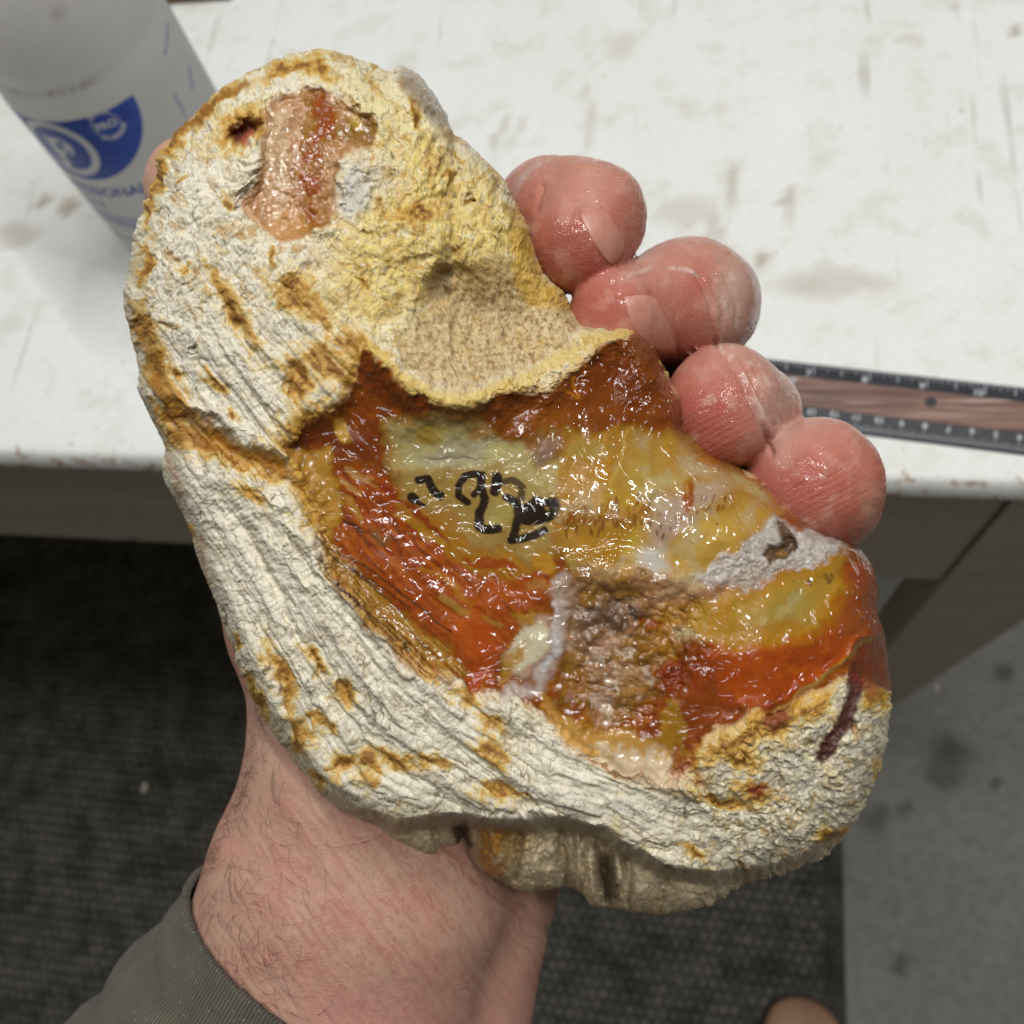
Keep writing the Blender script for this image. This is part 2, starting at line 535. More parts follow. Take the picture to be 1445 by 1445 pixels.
n = t.noise(v, 18, 4)
c = t.ramp(n, [(0.35, rgb(224, 223, 222)), (0.65, rgb(234, 233, 231))])
c = t.mix(t.attr('tint', 'Fac'), c, rgb(120, 108, 92))
t.p(Base_Color=c, Roughness=0.35, Normal=t.bump(t.noise(v, 30, 2), 0.15, 0.002))
t.b.inputs['Subsurface Weight'].default_value = 0.0
t.b.inputs['Subsurface Radius'].default_value = (0.012, 0.012, 0.013)
t.b.inputs['Subsurface Scale'].default_value = 1.0
out_ = t.t.nodes['Material Output']
tl_ = t.n('ShaderNodeBsdfTranslucent', {'Color': c})
ms_ = t.n('ShaderNodeMixShader', {0: 0.68, 1: t.b.outputs[0], 2: tl_.outputs[0]})
t.t.links.new(ms_.outputs[0], out_.inputs['Surface'])
MB = t.m
t = NT('blue_print')
t.p(Base_Color=t.ramp(t.noise(t.coord(), 120, 4), [(0.3, rgb(28, 62, 158)), (0.7, rgb(44, 84, 184))]), Roughness=0.4)
MBL = t.m
t = NT('faded_blue_print')
t.p(Base_Color=t.ramp(t.noise(t.coord(), 260, 4), [(0.3, rgb(92, 112, 178)), (0.7, rgb(150, 164, 204))]), Roughness=0.45)
MBF = t.m
t = NT('white_print')
t.p(Base_Color=rgb(222, 224, 230), Roughness=0.4)
MBW = t.m
bottle = tag(empty('plastic_bottle', (BX, BY, 0.0)), 'cloudy white plastic bottle with blue printed logo standing on the bench', 'bottle')
def prof_smooth():
    P = bottle_profile(); out = []
    for a, b in zip(P[:-1], P[1:]):
        n_ = max(1, int((abs(a[0] - b[0]) + abs(a[1] - b[1])) / 0.004))
        out += [(a[0] + (b[0] - a[0]) * k / n_, a[1] + (b[1] - a[1]) * k / n_) for k in range(n_)]
    return out + [P[-1]]
bm_ = lathe('bottle_body', prof_smooth(), 128, BX, BY)
co = np.array([v.co[:] for v in bm_.vertices])
ang = np.arctan2(co[:, 1] - BY, co[:, 0] - BX)
g = np.zeros(len(co))  # darker broken rings at the groove and the shoulder
g += 0.55 * np.exp(-((co[:, 2] - 0.1352) / 0.0016) ** 2) * sstep(0.2, 0.8, 0.5 + fbm(ang * 6, co[:, 2] * 200, 4)) * sstep(-2.3, -1.5, ang) * sstep(-0.7, -1.2, ang)
g += 0.3 * np.exp(-((co[:, 2] - 0.1665) / 0.003) ** 2) * sstep(0.3, 0.9, 0.5 + fbm(ang * 5, co[:, 2] * 100, 14))
flt_attr(bm_, 'tint', np.clip(g, 0, 1))
link('bottle_body', bm_, MB, bottle)
link('cap', lathe('cap', [(0.0, 0.2205), (0.0165, 0.2205), (0.0168, 0.2215), (0.0168, 0.238), (0.0155, 0.24), (0.0, 0.24)], 40, BX, BY), MBL, bottle)

def wrap(name, UV, Fq, mat, lift, parent):
    """UV: (angle, z) points; laid on the bottle wall"""
    UV = np.asarray(UV, float); r = BR + lift
    V = np.stack([BX + r * np.cos(UV[:, 0]), BY + r * np.sin(UV[:, 0]), UV[:, 1]], -1)
    return link(name, mesh_pd(name, V, Fq, True), mat, parent)

def px_shape(poly, n=6, closed_smooth=True):
    """outline traced on the bottle wall -> triangulated fill in (angle,z)"""
    P = smooth_closed(poly, n) if closed_smooth else np.array(poly, float)
    UV = np.array([cyl(x, y) for x, y in P])
    return fill_uv(UV)
def fill_uv(UV, step=0.10):
    bm = bmesh.new()
    vs = [bm.verts.new((u * BR, z, 0)) for u, z in UV]
    bm.faces.new(vs)
    bmesh.ops.triangulate(bm, faces=bm.faces)
    for _ in range(3):
        lo = [e for e in bm.edges if e.calc_length() > 0.005]
        if lo: bmesh.ops.subdivide_edges(bm, edges=lo, cuts=1)
        bmesh.ops.triangulate(bm, faces=[f for f in bm.faces if len(f.verts) > 3])
    bm.verts.index_update()
    V = np.array([(v.co.x / BR, v.co.y) for v in bm.verts]); Fq = [tuple(v.index for v in f.verts) for f in bm.faces]
    bm.free()
    return V, Fq
def ring_uv(cu, cz, ru, r0, r1, n=48, a0=0.0, a1=2 * math.pi):
    V = []; Fq = []
    for k in range(n + 1):
        a = a0 + (a1 - a0) * k / n
        for r in (r0, r1):
            V.append((cu + r * ru * math.cos(a) / BR, cz + r * math.sin(a)))
    for k in range(n): Fq.append((2 * k, 2 * k + 2, 2 * k + 3, 2 * k + 1))
    return V, Fq

# blue badge: a shield swept down from a straight top line
a_r, z_r = cyl(181, 124)
ac, zc, zt = a_r - 1.065, 0.1045, 0.1218
UV = [(ac + 1.065 * (1 - 2 * k / 30), zt) for k in range(31)]
UV += [(ac - 1.065 * math.cos(math.pi * k / 40), zt - 0.0375 * math.sin(math.pi * k / 40)) for k in range(1, 40)]
badge = wrap('printed_badge', *fill_uv(UV), MBL, 0.00012, bottle)
badge2 = wrap('ring', *ring_uv(ac, zc, 1.0, 0.0135, 0.0172), MBW, 0.00022, badge)
tv, tf = text_mesh('P', 0.026, 0.0009)
tv = tv - tv.mean(0)
wrap('letter', np.stack([ac + 0.02 + tv[:, 0] / BR, zc + tv[:, 1]], -1), tf, MBW, 0.00022, badge)
# small round emblem with PRO
ae, ze = cyl(150, 176)
wrap('emblem', *ring_uv(ae, ze, 1, 0.0060, 0.0064), MBW, 0.00022, badge)
tv, tf = text_mesh('PRO', 0.0052, 0.00018); tv = tv - (tv.max(0) + tv.min(0)) / 2
wrap('lettering', np.stack([ae + tv[:, 0] / BR, ze + tv[:, 1]], -1), tf, MBW, 0.00022, badge)
def dash_ring(name, cu, cz, rad, hgt, n, a0, a1, seed):
    rng = random.Random(seed); V = []; Fq = []
    for k in range(n):
        a = a0 + (a1 - a0) * (k + 0.5) / n
        w = (a1 - a0) / n * (0.30 + 0.12 * rng.random())
        for aa, rr in ((a - w, rad), (a + w, rad), (a + w, rad + hgt), (a - w, rad + hgt)):
            V.append((cu + rr * math.cos(aa) / BR, cz + rr * math.sin(aa)))
        Fq.append((4 * k, 4 * k + 1, 4 * k + 2, 4 * k + 3))
    return wrap(name, V, Fq, MBW, 0.00022, badge)
dash_ring('lettering', ae, ze, 0.0068, 0.0014, 9, 0.9, 2.4, 1)
dash_ring('lettering', ae, ze, 0.0068, 0.0014, 12, 3.9, 6.0, 2)
# PROFESSIONAL, ending at the right-hand L
aL, zL = cyl(206, 262)
tv, tf = text_mesh('PROFESSIONAL', 0.0088, 0.00022)
tv = tv - np.array([tv[:, 0].max(), 0])
wrap('lettering', np.stack([aL + 0.02 + tv[:, 0] / BR, zL - 0.0035 + tv[:, 1]], -1), tf, MBL, 0.00014, bottle)
rng_ = random.Random(5); V = []; Fq = []
for k in range(9):
    a_ = aL - 0.66 - k * 0.105; h_ = 0.0052
    for da, dz in ((0, 0), (-0.03, 0), (-0.05 - 0.02 * rng_.random(), h_), (-0.015, h_)): V.append((a_ + da, zL - 0.0135 + dz))
    Fq.append((4 * k, 4 * k + 1, 4 * k + 2, 4 * k + 3))
wrap('lettering', V, Fq, MBL, 0.00014, bottle)
for dz, w in ((-0.0200, .0007), (-0.0228, .0005), (-0.0250, .0008), (-0.0275, .0004), (-0.0400, .0009)):
    V = []; Fq = []
    for k in range(61):
        a = aL + 0.18 - 2.1 * k / 60
        z = zL + dz - 0.0012 * math.sin(k * 0.16)
        V += [(a, z - w), (a, z + w)]
    for k in range(60): Fq.append((2 * k, 2 * k + 1, 2 * k + 3, 2 * k + 2))
    wrap('printed_line', V, Fq, MBF, 0.00014, bottle)
# blurred upright script at the right
def script(px0, px1, n, amp, w, seed):
    rng = random.Random(seed)
    a0, z0 = cyl(*px0); a1, z1 = cyl(*px1)
    V = []; Fq = []
    for k in range(n):
        s = k / (n - 1)
        da = amp * math.sin(k * 1.35 + rng.random()) * (0.55 + 0.6 * rng.random())
        V += [(a0 + (a1 - a0) * s + da - w, z0 + (z1 - z0) * s), (a0 + (a1 - a0) * s + da + w, z0 + (z1 - z0) * s + 0.0006)]
    for k in range(n - 1): Fq.append((2 * k, 2 * k + 1, 2 * k + 3, 2 * k + 2))
    wrap('lettering', V, Fq, MBF, 0.00014, bottle)
script((236, 30), (232, 80), 26, 0.055, 0.022, 1)
script((266, 92), (272, 128), 22, 0.055, 0.022, 2)
script((245, 132), (262, 164), 24, 0.03, 0.012, 3)

# ================================================================== RULER
RA = math.radians(-7.0)
rd = np.array([math.cos(RA), math.sin(RA)]); rp = np.array([-rd[1], rd[0]])
r0 = on_plane(1308, 540, 0.0022)[:2]                     # the 9 inch mark
RWID = 0.0345
# ruler frame: u along (inches rise to the right), v across, v = 0 at the far edge going to the viewer
far = on_plane(1308, 529, 0.0022)[:2]
org = far + rd * ((r0 - far) @ rd)
def rul(u, v, z): 
    p = org + rd * u - rp * v
    return (p[0], p[1], z)
INCH = 0.0254
U0, U1 = -9.35 * INCH + 0.0, 3.6 * INCH
U0 = -0.150
t = NT('black_plastic')
n = t.noise(t.coord(), 160, 5, 0.7)
t.p(Base_Color=t.ramp(n, [(0.35, rgb(30, 34, 40)), (0.65, rgb(46, 50, 57))]), Roughness=0.6, Normal=t.bump(n, 0.2, 0.0005))
MRK = t.m
t = NT('wood_grain')
va = t.coord(scale=(9, 150, 1), rot=(0, 0, -RA))
w = t.noise(va, 1.6, 6, 0.6, 0.8)
w2 = t.noise(t.coord(scale=(16, 500, 1), rot=(0, 0, -RA)), 1.3, 3, 0.6)
c = t.ramp(w, [(0.30, rgb(58, 40, 36)), (0.45, rgb(112, 82, 72)), (0.58, rgb(142, 112, 100)), (0.72, rgb(186, 168, 158))])
c = t.mix(t.ramp(w2, [(0.5, 0.0), (0.68, 0.6)]), c, rgb(60, 42, 38))
t.p(Base_Color=c, Roughness=0.35)
MWD = t.m
t = NT('ruler_white')
t.p(Base_Color=rgb(188, 192, 198), Roughness=0.5)
MRW = t.m
ruler = tag(empty('ruler', rul(-0.02, RWID / 2, 0.0)), 'black ruler with a wood grain centre strip lying along the bench edge', 'ruler')
def ruler_body():
    prof = [(0.0, 0.0006), (0.0008, 0.0014), (0.0095, 0.0030), (0.0245, 0.0030), (0.0337, 0.0014), (RWID, 0.0006), (RWID, 0.0001), (0.0, 0.0001)]
    V = [rul(u, v_, z) for u in (U0, U1) for v_, z in prof]
    k = len(prof); Fq = [tuple(range(k - 1, -1, -1)), tuple(range(k, 2 * k))]
    for i in range(k): Fq.append((i, (i + 1) % k, k + (i + 1) % k, k + i))
    return mesh_pd('ruler_body', V, Fq)
link('ruler_body', ruler_body(), MRK, ruler)
def quad_strip(u0, u1, v0, v1, z, z2=None):
    z2 = z if z2 is None else z2
    return [rul(u0, v0, z), rul(u0, v1, z2), rul(u1, v1, z2), rul(u1, v0, z)]
link('wood_strip', mesh_pd('wood_strip', quad_strip(U0, U1, 0.0092, 0.0248, 0.0033) + quad_strip(U0, U1, 0.0090, 0.0250, 0.0029),
     [(0, 1, 2, 3), (4, 5, 1, 0), (5, 6, 2, 1), (6, 7, 3, 2), (7, 4, 0, 3)]), MWD, ruler)
def zsurf(v):
    return float(np.interp(v, [0.0, 0.0008, 0.0095, 0.0245, 0.0337, RWID], [0.0006, 0.0014, 0.0030, 0.0030, 0.0014, 0.0006])) + 0.00012
def ticks(name, ulist):
    V = []; Fq = []
    for u, va_, vb, w_ in ulist:
        Fq.append(tuple(range(len(V), len(V) + 4)))
        V += [rul(u - w_, va_, zsurf(va_)), rul(u - w_, vb, zsurf(vb)), rul(u + w_, vb, zsurf(vb)), rul(u + w_, va_, zsurf(va_))]
    return tag(link(name, mesh_pd(name, V, Fq), MRW, ruler), kind='stuff')
tl = []
for k in range(-16 * 5, 16 * 3 + 8):
    ln = 0.0060 if k % 16 == 0 else 0.0050 if k % 8 == 0 else 0.0034 if k % 4 == 0 else 0.0026 if k % 2 == 0 else 0.0019
    tl.append((k * INCH / 16, 0.0009, 0.0009 + ln, 0.00013 if k % 8 else 0.00022))
ticks('inch_marks', tl)
u8 = (on_plane(1305, 599, 0.0022)[:2] - org) @ rd       # the 8 cm digit
tl = []
for k in range(-100, 60):
    ln = 0.0050 if k % 10 == 0 else 0.0038 if k % 5 == 0 else 0.0027
    tl.append((u8 + k * 0.001, RWID - 0.0009 - ln, RWID - 0.0009, 0.00007))
ticks('millimetre_marks', tl)
def digit(s, u, v_, size, flip, z):
    tv, tf = text_mesh(s, size, 0.0001); tv = tv - (tv.max(0) + tv.min(0)) / 2
    if flip: tv = -tv
    link('numeral', mesh_pd('numeral', [rul(u + a, v_ - b, z + 0.00022 + zsurf(v_) - 0.0030) for a, b in tv], tf), MRW, ruler)
for k in range(-4, 3):
    digit(str(9 + k), k * INCH - 0.0022 * (1 if k < 1 else 1.3), 0.0066, 0.0046, False, 0.0030)
for k in range(-5, 6):
    digit(str(8 - k), u8 + k * 0.01, 0.0272, 0.0042, True, 0.0030)
digit('F T', -2.45 * INCH, 0.0135, 0.0075, False, 0.0034)
hp = on_plane(1313, 568, 0.003)[:2] - org
hu, hv = hp @ rd, -(hp @ rp)
def disc(name, r0_, r1_, z0_, z1_, mat):
    V = []; Fq = []
    for k in range(24):
        a = 2 * math.pi * k / 24
        V += [rul(hu + r0_ * math.cos(a), hv + r0_ * math.sin(a), z0_), rul(hu + r1_ * math.cos(a), hv + r1_ * math.sin(a), z1_)]
    for k in range(24): Fq.append((2 * k, 2 * k + 1, (2 * k + 3) % 48, (2 * k + 2) % 48))
    Fq.append(tuple(2 * k for k in range(24)))
    return link(name, mesh_pd(name, V, Fq), mat, ruler)
disc('hole', 0.0019, 0.0027, 0.00345, 0.00352, MRK)

# ================================================================== SHOE
def shoe():
    p = on_plane(1130, 1398, FLOORZ + 0.03)
    tx, ty = float(p[0]), float(p[1])
    t = NT('tan_leather')
    v = t.coord()
    f = t.noise(v, 240, 5, 0.7)
    c = t.ramp(t.noise(v, 25, 4), [(0.3, rgb(150, 112, 88)), (0.7, rgb(178, 138, 112))])
    c = t.mix(0.4, c, t.ramp(f, [(0.3, rgb(120, 88, 68)), (0.7, rgb(196, 158, 132))]))
    t.p(Base_Color=c, Roughness=0.75, Normal=t.bump(f, 0.4, 0.001))
    leather = t.m
    t = NT('dark_sole'); t.p(Base_Color=rgb(46, 42, 38), Roughness=0.8); sole = t.m
    root = tag(empty('shoe', (tx, ty - 0.14, FLOORZ)), 'tan leather shoe toe on the mat at the bottom edge', 'shoe')
    z0 = FLOORZ + 0.0085
    def loft(name, secs, mat, seg=32):
        V = []; Fq = []
        for (y, w, zb, zt, xo) in secs:
            for k in range(seg):
                a = 2 * math.pi * k / seg
                ca, sa = math.cos(a), math.sin(a)
                x = w * math.copysign(abs(ca) ** 0.75, ca)
                z = (zb + zt) / 2 + (zt - zb) / 2 * math.copysign(abs(sa) ** 0.7, sa)
                V.append((tx + xo + x, ty + y, z0 + z))
        n_ = len(secs)
        for i in range(n_ - 1):
            for k in range(seg):
                Fq.append((i * seg + k, i * seg + (k + 1) % seg, (i + 1) * seg + (k + 1) % seg, (i + 1) * seg + k))
        Fq.append(tuple(range(seg - 1, -1, -1))); Fq.append(tuple((n_ - 1) * seg + k for k in range(seg)))
        me = mesh_pd(name, V, Fq, True)
        o = link(name, me, mat, root)
        md = o.modifiers.new('sub', 'SUBSURF'); md.levels = md.render_levels = 1
        return o
    loft('sole', [(-0.004, .012, 0, .014, 0), (-.012, .031, 0, .016, 0), (-.03, .044, 0, .017, 0), (-.07, .050, 0, .018, 0), (-.13, .047, 0, .018, .002), (-.2, .038, 0, .022, .004), (-.26, .036, 0, .024, .004), (-.285, .022, 0, .024, .004)], sole)
    loft('upper', [(-0.006, .008, .015, .030, 0), (-.012, .026, .015, .042, 0), (-.024, .038, .015, .052, 0), (-.045, .044, .015, .060, 0), (-.08, .046, .015, .068, 0), (-.12, .042, .016, .086, .002), (-.16, .037, .017, .104, .003), (-.22, .034, .020, .118, .004), (-.268, .030, .022, .120, .004), (-.28, .016, .024, .11, .004)], leather)
    # stitched toe seam
    V = []; Fq = []; seg = 40
    for k in range(seg):
        a = math.pi * k / (seg - 1)
        cx, cy = tx + 0.026 * math.cos(a), ty - 0.066 + 0.030 * math.sin(a)
        zz = z0 + 0.0555 + 0.004 * (1 - math.sin(a)) + 0.0015
        for q in range(6):
            b = 2 * math.pi * q / 6
            V.append((cx + 0.0013 * math.cos(a) * math.cos(b), cy + 0.0013 * math.sin(a) * math.cos(b), zz + 0.0013 * math.sin(b)))
    for k in range(seg - 1):
        for q in range(6): Fq.append((k * 6 + q, k * 6 + (q + 1) % 6, k * 6 + 6 + (q + 1) % 6, k * 6 + 6 + q))
    link('seam', mesh_pd('seam', V, Fq, True), leather, root)
shoe()

# lint and crumbs on the mat / floor
t = NT('pale_lint'); t.p(Base_Color=rgb(190, 184, 168), Roughness=0.9); ML = t.m
for px, py, r, lab in ((205, 1112, .005, 'pale chip lying on the dark mat left of the wrist'), (1321, 970, .004, 'white crumb on the concrete floor beside the bench leg')):
    p = on_plane(px, py, FLOORZ + (0.0085 if px < 1100 else 0.0005))
    bm = bmesh.new(); bmesh.ops.create_icosphere(bm, subdivisions=2, radius=1.0)
    rr = random.Random(px)
    for v_ in bm.verts:
        k = 0.8 + 0.4 * rr.random()
        v_.co = Vector((p[0] + v_.co.x * r * 0.7 * k, p[1] + v_.co.y * r * 1.5 * k, p[2] + (v_.co.z + 1) * r * 0.35 * k))
    me = bpy.data.meshes.new('crumb'); bm.to_mesh(me); bm.free()
    tag(link('crumb', me, ML), lab, 'crumb')
# ================================================================== STONE
# Modelled from outline, relief and staining: coordinates below are picture
# units (1445 wide), distances are millimetres in front of the phone.
DS = 0.8
OUTLINE = [(430,72),(455,69),(490,76),(520,88),(548,99),(562,92),(590,103),(611,130),(629,160),(641,187),(655,196),(690,230),(715,258),(732,290),(745,320),(755,350),(768,378),(785,400),(800,418),(810,440),
 (826,457),(860,461),(885,458),(905,470),(925,495),(940,520),(950,545),(965,565),(972,595),(990,620),(1010,640),(1035,655),(1060,668),(1085,685),(1105,708),(1130,728),(1160,748),(1190,764),(1215,776),(1232,800),(1240,835),(1238,860),(1247,890),(1252,920),(1257,960),(1257,1000),(1253,1040),(1245,1080),(1232,1110),(1215,1145),(1195,1175),(1170,1205),(1130,1225),(1080,1240),(1045,1252),(1000,1280),(960,1288),(910,1290),(870,1283),(838,1280),(822,1262),(800,1251),(770,1256),(745,1260),(715,1248),(690,1235),(670,1222),(655,1205),(635,1203),
 (610,1212),(585,1208),(555,1200),(520,1180),(490,1160),(460,1140),(440,1110),(415,1080),(395,1050),(375,1020),(355,990),(340,950),(325,910),(310,870),(295,830),(280,790),(270,760),(258,730),(245,705),(232,680),(228,655),(232,630),(222,605),(208,580),(195,545),(196,515),(185,480),(178,450),(174,420),(178,390),(185,350),(195,310),(205,280),(215,250),(225,215),(250,185),(280,150),(310,125),(345,105),(380,88),(410,76)]
SCX, SCY = 640.0, 700.0
op = smooth_closed(OUTLINE, 4)
oth = np.arctan2(op[:, 1] - SCY, op[:, 0] - SCX)
orad = np.hypot(op[:, 0] - SCX, op[:, 1] - SCY)
k_ = np.argsort(oth); oth, orad = oth[k_], orad[k_]
def Rth(th): return np.interp(th, oth, orad, period=2 * np.pi)

NG = 860
def build_stone():
    u = np.linspace(-1, 1, NG)
    U, Vv = np.meshgrid(u.astype(np.float32), u.astype(np.float32))
    x = U * np.sqrt(1 - Vv * Vv / 2); y = Vv * np.sqrt(1 - U * U / 2)
    r = np.minimum(np.hypot(x, y), 1.0); th = np.arctan2(y, x)
    RO = 0.90
    tt_ = np.clip((r - RO) / (1 - RO), 0, 1)
    q = np.where(r < RO, r, RO + (1 - RO) * np.sin(tt_ * np.pi / 2))
    Rr = Rth(th)
    X = SCX + q * Rr * np.cos(th); Y = SCY + q * Rr * np.sin(th)
    edge = (1 - q) * Rr                    # rough distance from the rim, picture units

    # ---- domain warps
    w1 = fbm(X / 46, Y / 46, 11, 4); w2 = fbm(X / 46, Y / 46, 12, 4)
    Xw = X + 13 * w1; Yw = Y + 13 * w2
    w3 = fbm(X / 13, Y / 13, 13, 3); w4 = fbm(X / 13, Y / 13, 14, 3)
    Xf = Xw + 5 * w3; Yf = Yw + 5 * w4
    def PM(poly, soft=3.0, warp=1.0, pad=60):
        XX = X + warp * (Xf - X); YY = Y + warp * (Yf - Y)
        return sstep(soft, -soft, poly_sd(XX, YY, poly, pad))
    def LM(pts, w, soft=3.0, warp=1.0):
        XX = X + warp * (Xf - X); YY = Y + warp * (Yf - Y)
        return sstep(w + soft, w - soft, line_d(XX, YY, pts))
    def EM(cx, cy, rx, ry, ang=0, soft=.35, warp=1.0):
        XX = X + warp * (Xf - X); YY = Y + warp * (Yf - Y)
        return sstep(1 + soft, 1 - soft, np.sqrt(ell(XX, YY, cx, cy, rx, ry, ang)))

    # ---- grain direction (line integral convolution along hand-set guides)
    G = [(250,450,65),(300,560,50),(330,640,55),(400,800,58),(450,950,58),(330,850,66),(520,830,47),(560,900,45),(640,1060,35),(600,1150,22),(800,1140,14),(950,1180,18),(1100,1190,-15),(1210,1080,-60),
         (400,450,48),(500,350,38),(600,250,40),(280,230,-52),(430,110,-12),(560,680,42),(640,800,40),(700,870,40),(900,650,-15),(1000,700,-22),(1100,870,-18),(1100,950,-30),(650,480,15),(700,620,-10),(800,1210,80),(730,1200,95),(920,1230,60),(360,340,62),(1050,1090,-25),(470,730,60)]
    G = np.array(G, float)
    ca = np.zeros(X.shape); sa = np.zeros(X.shape)
    for gx_, gy_, a in G:
        w = 1.0 / ((X - gx_) ** 2 + (Y - gy_) ** 2 + 900.0) ** 1.5
        ca += w * np.cos(2 * np.radians(a)); sa += w * np.sin(2 * np.radians(a))
    an = 0.5 * np.arctan2(sa, ca) + 0.18 * w1
    dx, dy = np.cos(an), np.sin(an)
    def lic(freq, step, n, seed):
        s = 0
        for k in range(-n, n + 1):
            s = s + perlin((X + dx * k * step) / freq, (Y + dy * k * step) / freq, seed)
        return s / math.sqrt(2 * n + 1) * 1.1
    fib = lic(8.0, 7.0, 8, 21); fibf = lic(3.4, 3.2, 6, 22); fibb = lic(19.0, 15.0, 6, 23); fold = lic(46.0, 34.0, 4, 24)

    # ---- region masks
    AG = [(512,492),(540,520),(575,548),(612,570),(650,576),(700,560),(742,556),(785,552),(806,528),(835,502),(868,484),(900,478),(930,505),(955,550),(975,590),(1010,638),(1065,668),(1112,712),(1200,762),(1250,790),(1258,870),(1262,975),
          (1228,965),(1205,942),(1180,958),(1130,985),(1092,1003),(1060,1000),(1020,1020),(985,1045),(962,1078),(930,1092),(880,1085),(832,1062),(792,1030),(758,998),(722,978),(692,972),(662,978),(640,945),(600,938),(556,902),(515,858),(482,812),(458,770),(446,720),(430,668),(398,625),(440,598),(478,575),(505,540)]
    A = PM(AG, 3.5, 0.9)
    pale = PM([(545,603),(600,592),(660,602),(720,615),(790,618),(850,608),(905,612),(965,600),(1005,650),(1060,678),(1105,715),(1060,745),(1000,782),(940,812),(870,812),(800,806),(770,778),(730,782),(690,765),(640,742),(595,712),(560,690),(540,650)], 14, 1.2)
    vug = PM([(806,812),(835,806),(876,822),(910,822),(918,846),(902,880),(912,920),(932,950),(920,988),(890,1004),(860,1020),(830,1002),(790,990),(800,950),(786,915),(806,870)], 16, 1.8)
    frost = PM([(1058,762),(1092,724),(1140,748),(1195,772),(1165,792),(1105,812),(1052,832),(1005,826),(975,808),(1010,788)], 6, 1.2)
    lens = PM([(1030,846),(1090,818),(1150,795),(1192,782),(1190,830),(1172,872),(1110,902),(1050,906),(992,905),(965,880),(985,850)], 8, 0.8)
    hot = PM([(985,930),(1010,905),(1060,908),(1110,902),(1165,878),(1190,835),(1195,790),(1240,800),(1250,880),(1200,930),(1130,975),(1085,1002),(1020,990),(975,985)], 5, 0.8)
    quartz = PM([(372,160),(392,138),(428,122),(455,128),(492,150),(525,170),(536,186),(525,205),(498,210),(482,228),(474,262),(478,292),(455,318),(420,335),(398,340),(365,318),(340,292),(352,270),(368,240),(372,205)], 3.0, 0.7)
    pocket = PM([(566,470),(600,440),(640,402),(690,360),(742,398),(792,436),(838,462),(800,492),(745,520),(690,540),(640,556),(600,540),(572,510)], 12, 1.3)
    yel = PM([(728,300),(745,330),(775,390),(812,445),(780,440),(745,425),(722,395),(718,350)], 9, 1.3)
    under = sstep(-12, 14, poly_sd(X, Y + 5 * w1, [(440,1112),(500,1148),(560,1165),(640,1156),(720,1166),(800,1162),(850,1178),(880,1200),(930,1225),(1000,1240),(1060,1236),(1120,1222),(1190,1180),(1300,1100),(1300,0),(0,0),(0,700),(300,900)], 80))
    under = under * (Y > 1050)
    LIP = [(520,492),(548,520),(585,548),(630,566),(672,560),(722,543),(772,518),(815,492),(850,472),(885,464),(918,486),(940,520)]
    lipd = line_d(X + .5 * (Xf - X), Y + .5 * (Yf - Y), LIP)

    # ---- relief (mm, towards the viewer)
    Z = 17.0 * (1 - np.clip(q, 0, 1) ** 2.6)
    Z += 5.0 * gau(X, Y, 330, 330, 190, 210) + 4 * gau(X, Y, 480, 180, 140, 90)
    Z += 3.0 * gau(X, Y, 1130, 1030, 130, 110) + 2.0 * gau(X, Y, 700, 1110, 240, 45)
    Z -= 9.0 * gau(X, Y, 695, 452, 105, 62, 18)
    A_s = PM(AG, 24, .6); A_m = PM(AG, 9, .8)
    vug_s = PM([(800,820),(830,826),(920,832),(968,848),(980,872),(965,930),(945,990),(915,1020),(860,1025),(805,995),(790,955),(800,900)], 26, 1.0)
    q_s = PM([(372,160),(392,138),(428,122),(455,128),(492,150),(525,170),(536,186),(525,205),(498,210),(482,228),(474,262),(478,292),(455,318),(420,335),(398,340),(365,318),(340,292),(352,270),(368,240),(372,205)], 14, .6)
    Z += 3.0 * np.exp(-(lipd / 26) ** 2)
    Z -= 4.2 * A_s * sstep(0, 95, lipd) + 0.9 * A_m
    Z -= 1.8 * gau(X, Y, 640, 760, 130, 80, 40)
    Z -= 2.6 * vug_s
    Z -= 3.4 * q_s
    Z += 2.6 * gau(X, Y, 1110, 900, 110, 70, -25) + 1.6 * gau(X, Y, 1000, 700, 90, 40, 25)
    Z += 1.3 * gau(X, Y, 870, 818, 70, 14)
    Z += 0.8 * PM([(985,930),(1010,905),(1110,902),(1190,835),(1240,800),(1250,880),(1200,930),(1085,1002),(1020,990)], 16, .8)
    for cx, cy, rx, ry, a, h in [(342,186,24,15,-20,5.5),(622,398,15,34,20,5.0),(648,372,28,12,0,-1.5),(1105,772,20,14,-40,3.5),(415,540,16,26,-30,2.0),(322,440,10,45,-25,1.6),(400,975,15,45,-20,2.0),(425,1035,16,24,0,2.5),(485,980,10,18,0,1.6),(488,1080,13,12,0,1.6),(702,1115,22,10,0,1.5),(716,1038,11,9,0,2.6),(545,1000,12,10,40,1.0),(620,360,40,10,-10,.8),(245,700,14,60,-18,1.2),(512,178,18,10,40,.3),(597,175,7,18,-15,1.5)]:
        Z -= h * np.exp(-ell(Xw, Yw, cx, cy, rx, ry, a) ** 1.5)
    rpt = np.random.RandomState(33)
    for _ in range(70):                                    # small pits and nicks
        cx, cy, rr = rpt.uniform(190, 1240), rpt.uniform(90, 1220), rpt.uniform(3, 9)
        sl_ = (np.abs(X - cx) < 30) & (np.abs(Y - cy) < 30)
        Z[sl_] -= rpt.uniform(.5, 1.7) * (1 - A[sl_]) * (1 - quartz[sl_]) * np.exp(-ell(Xf[sl_], Yf[sl_], cx, cy, rr, rr * rpt.uniform(.5, 1.2), rpt.uniform(0, 90)) ** 1.5)
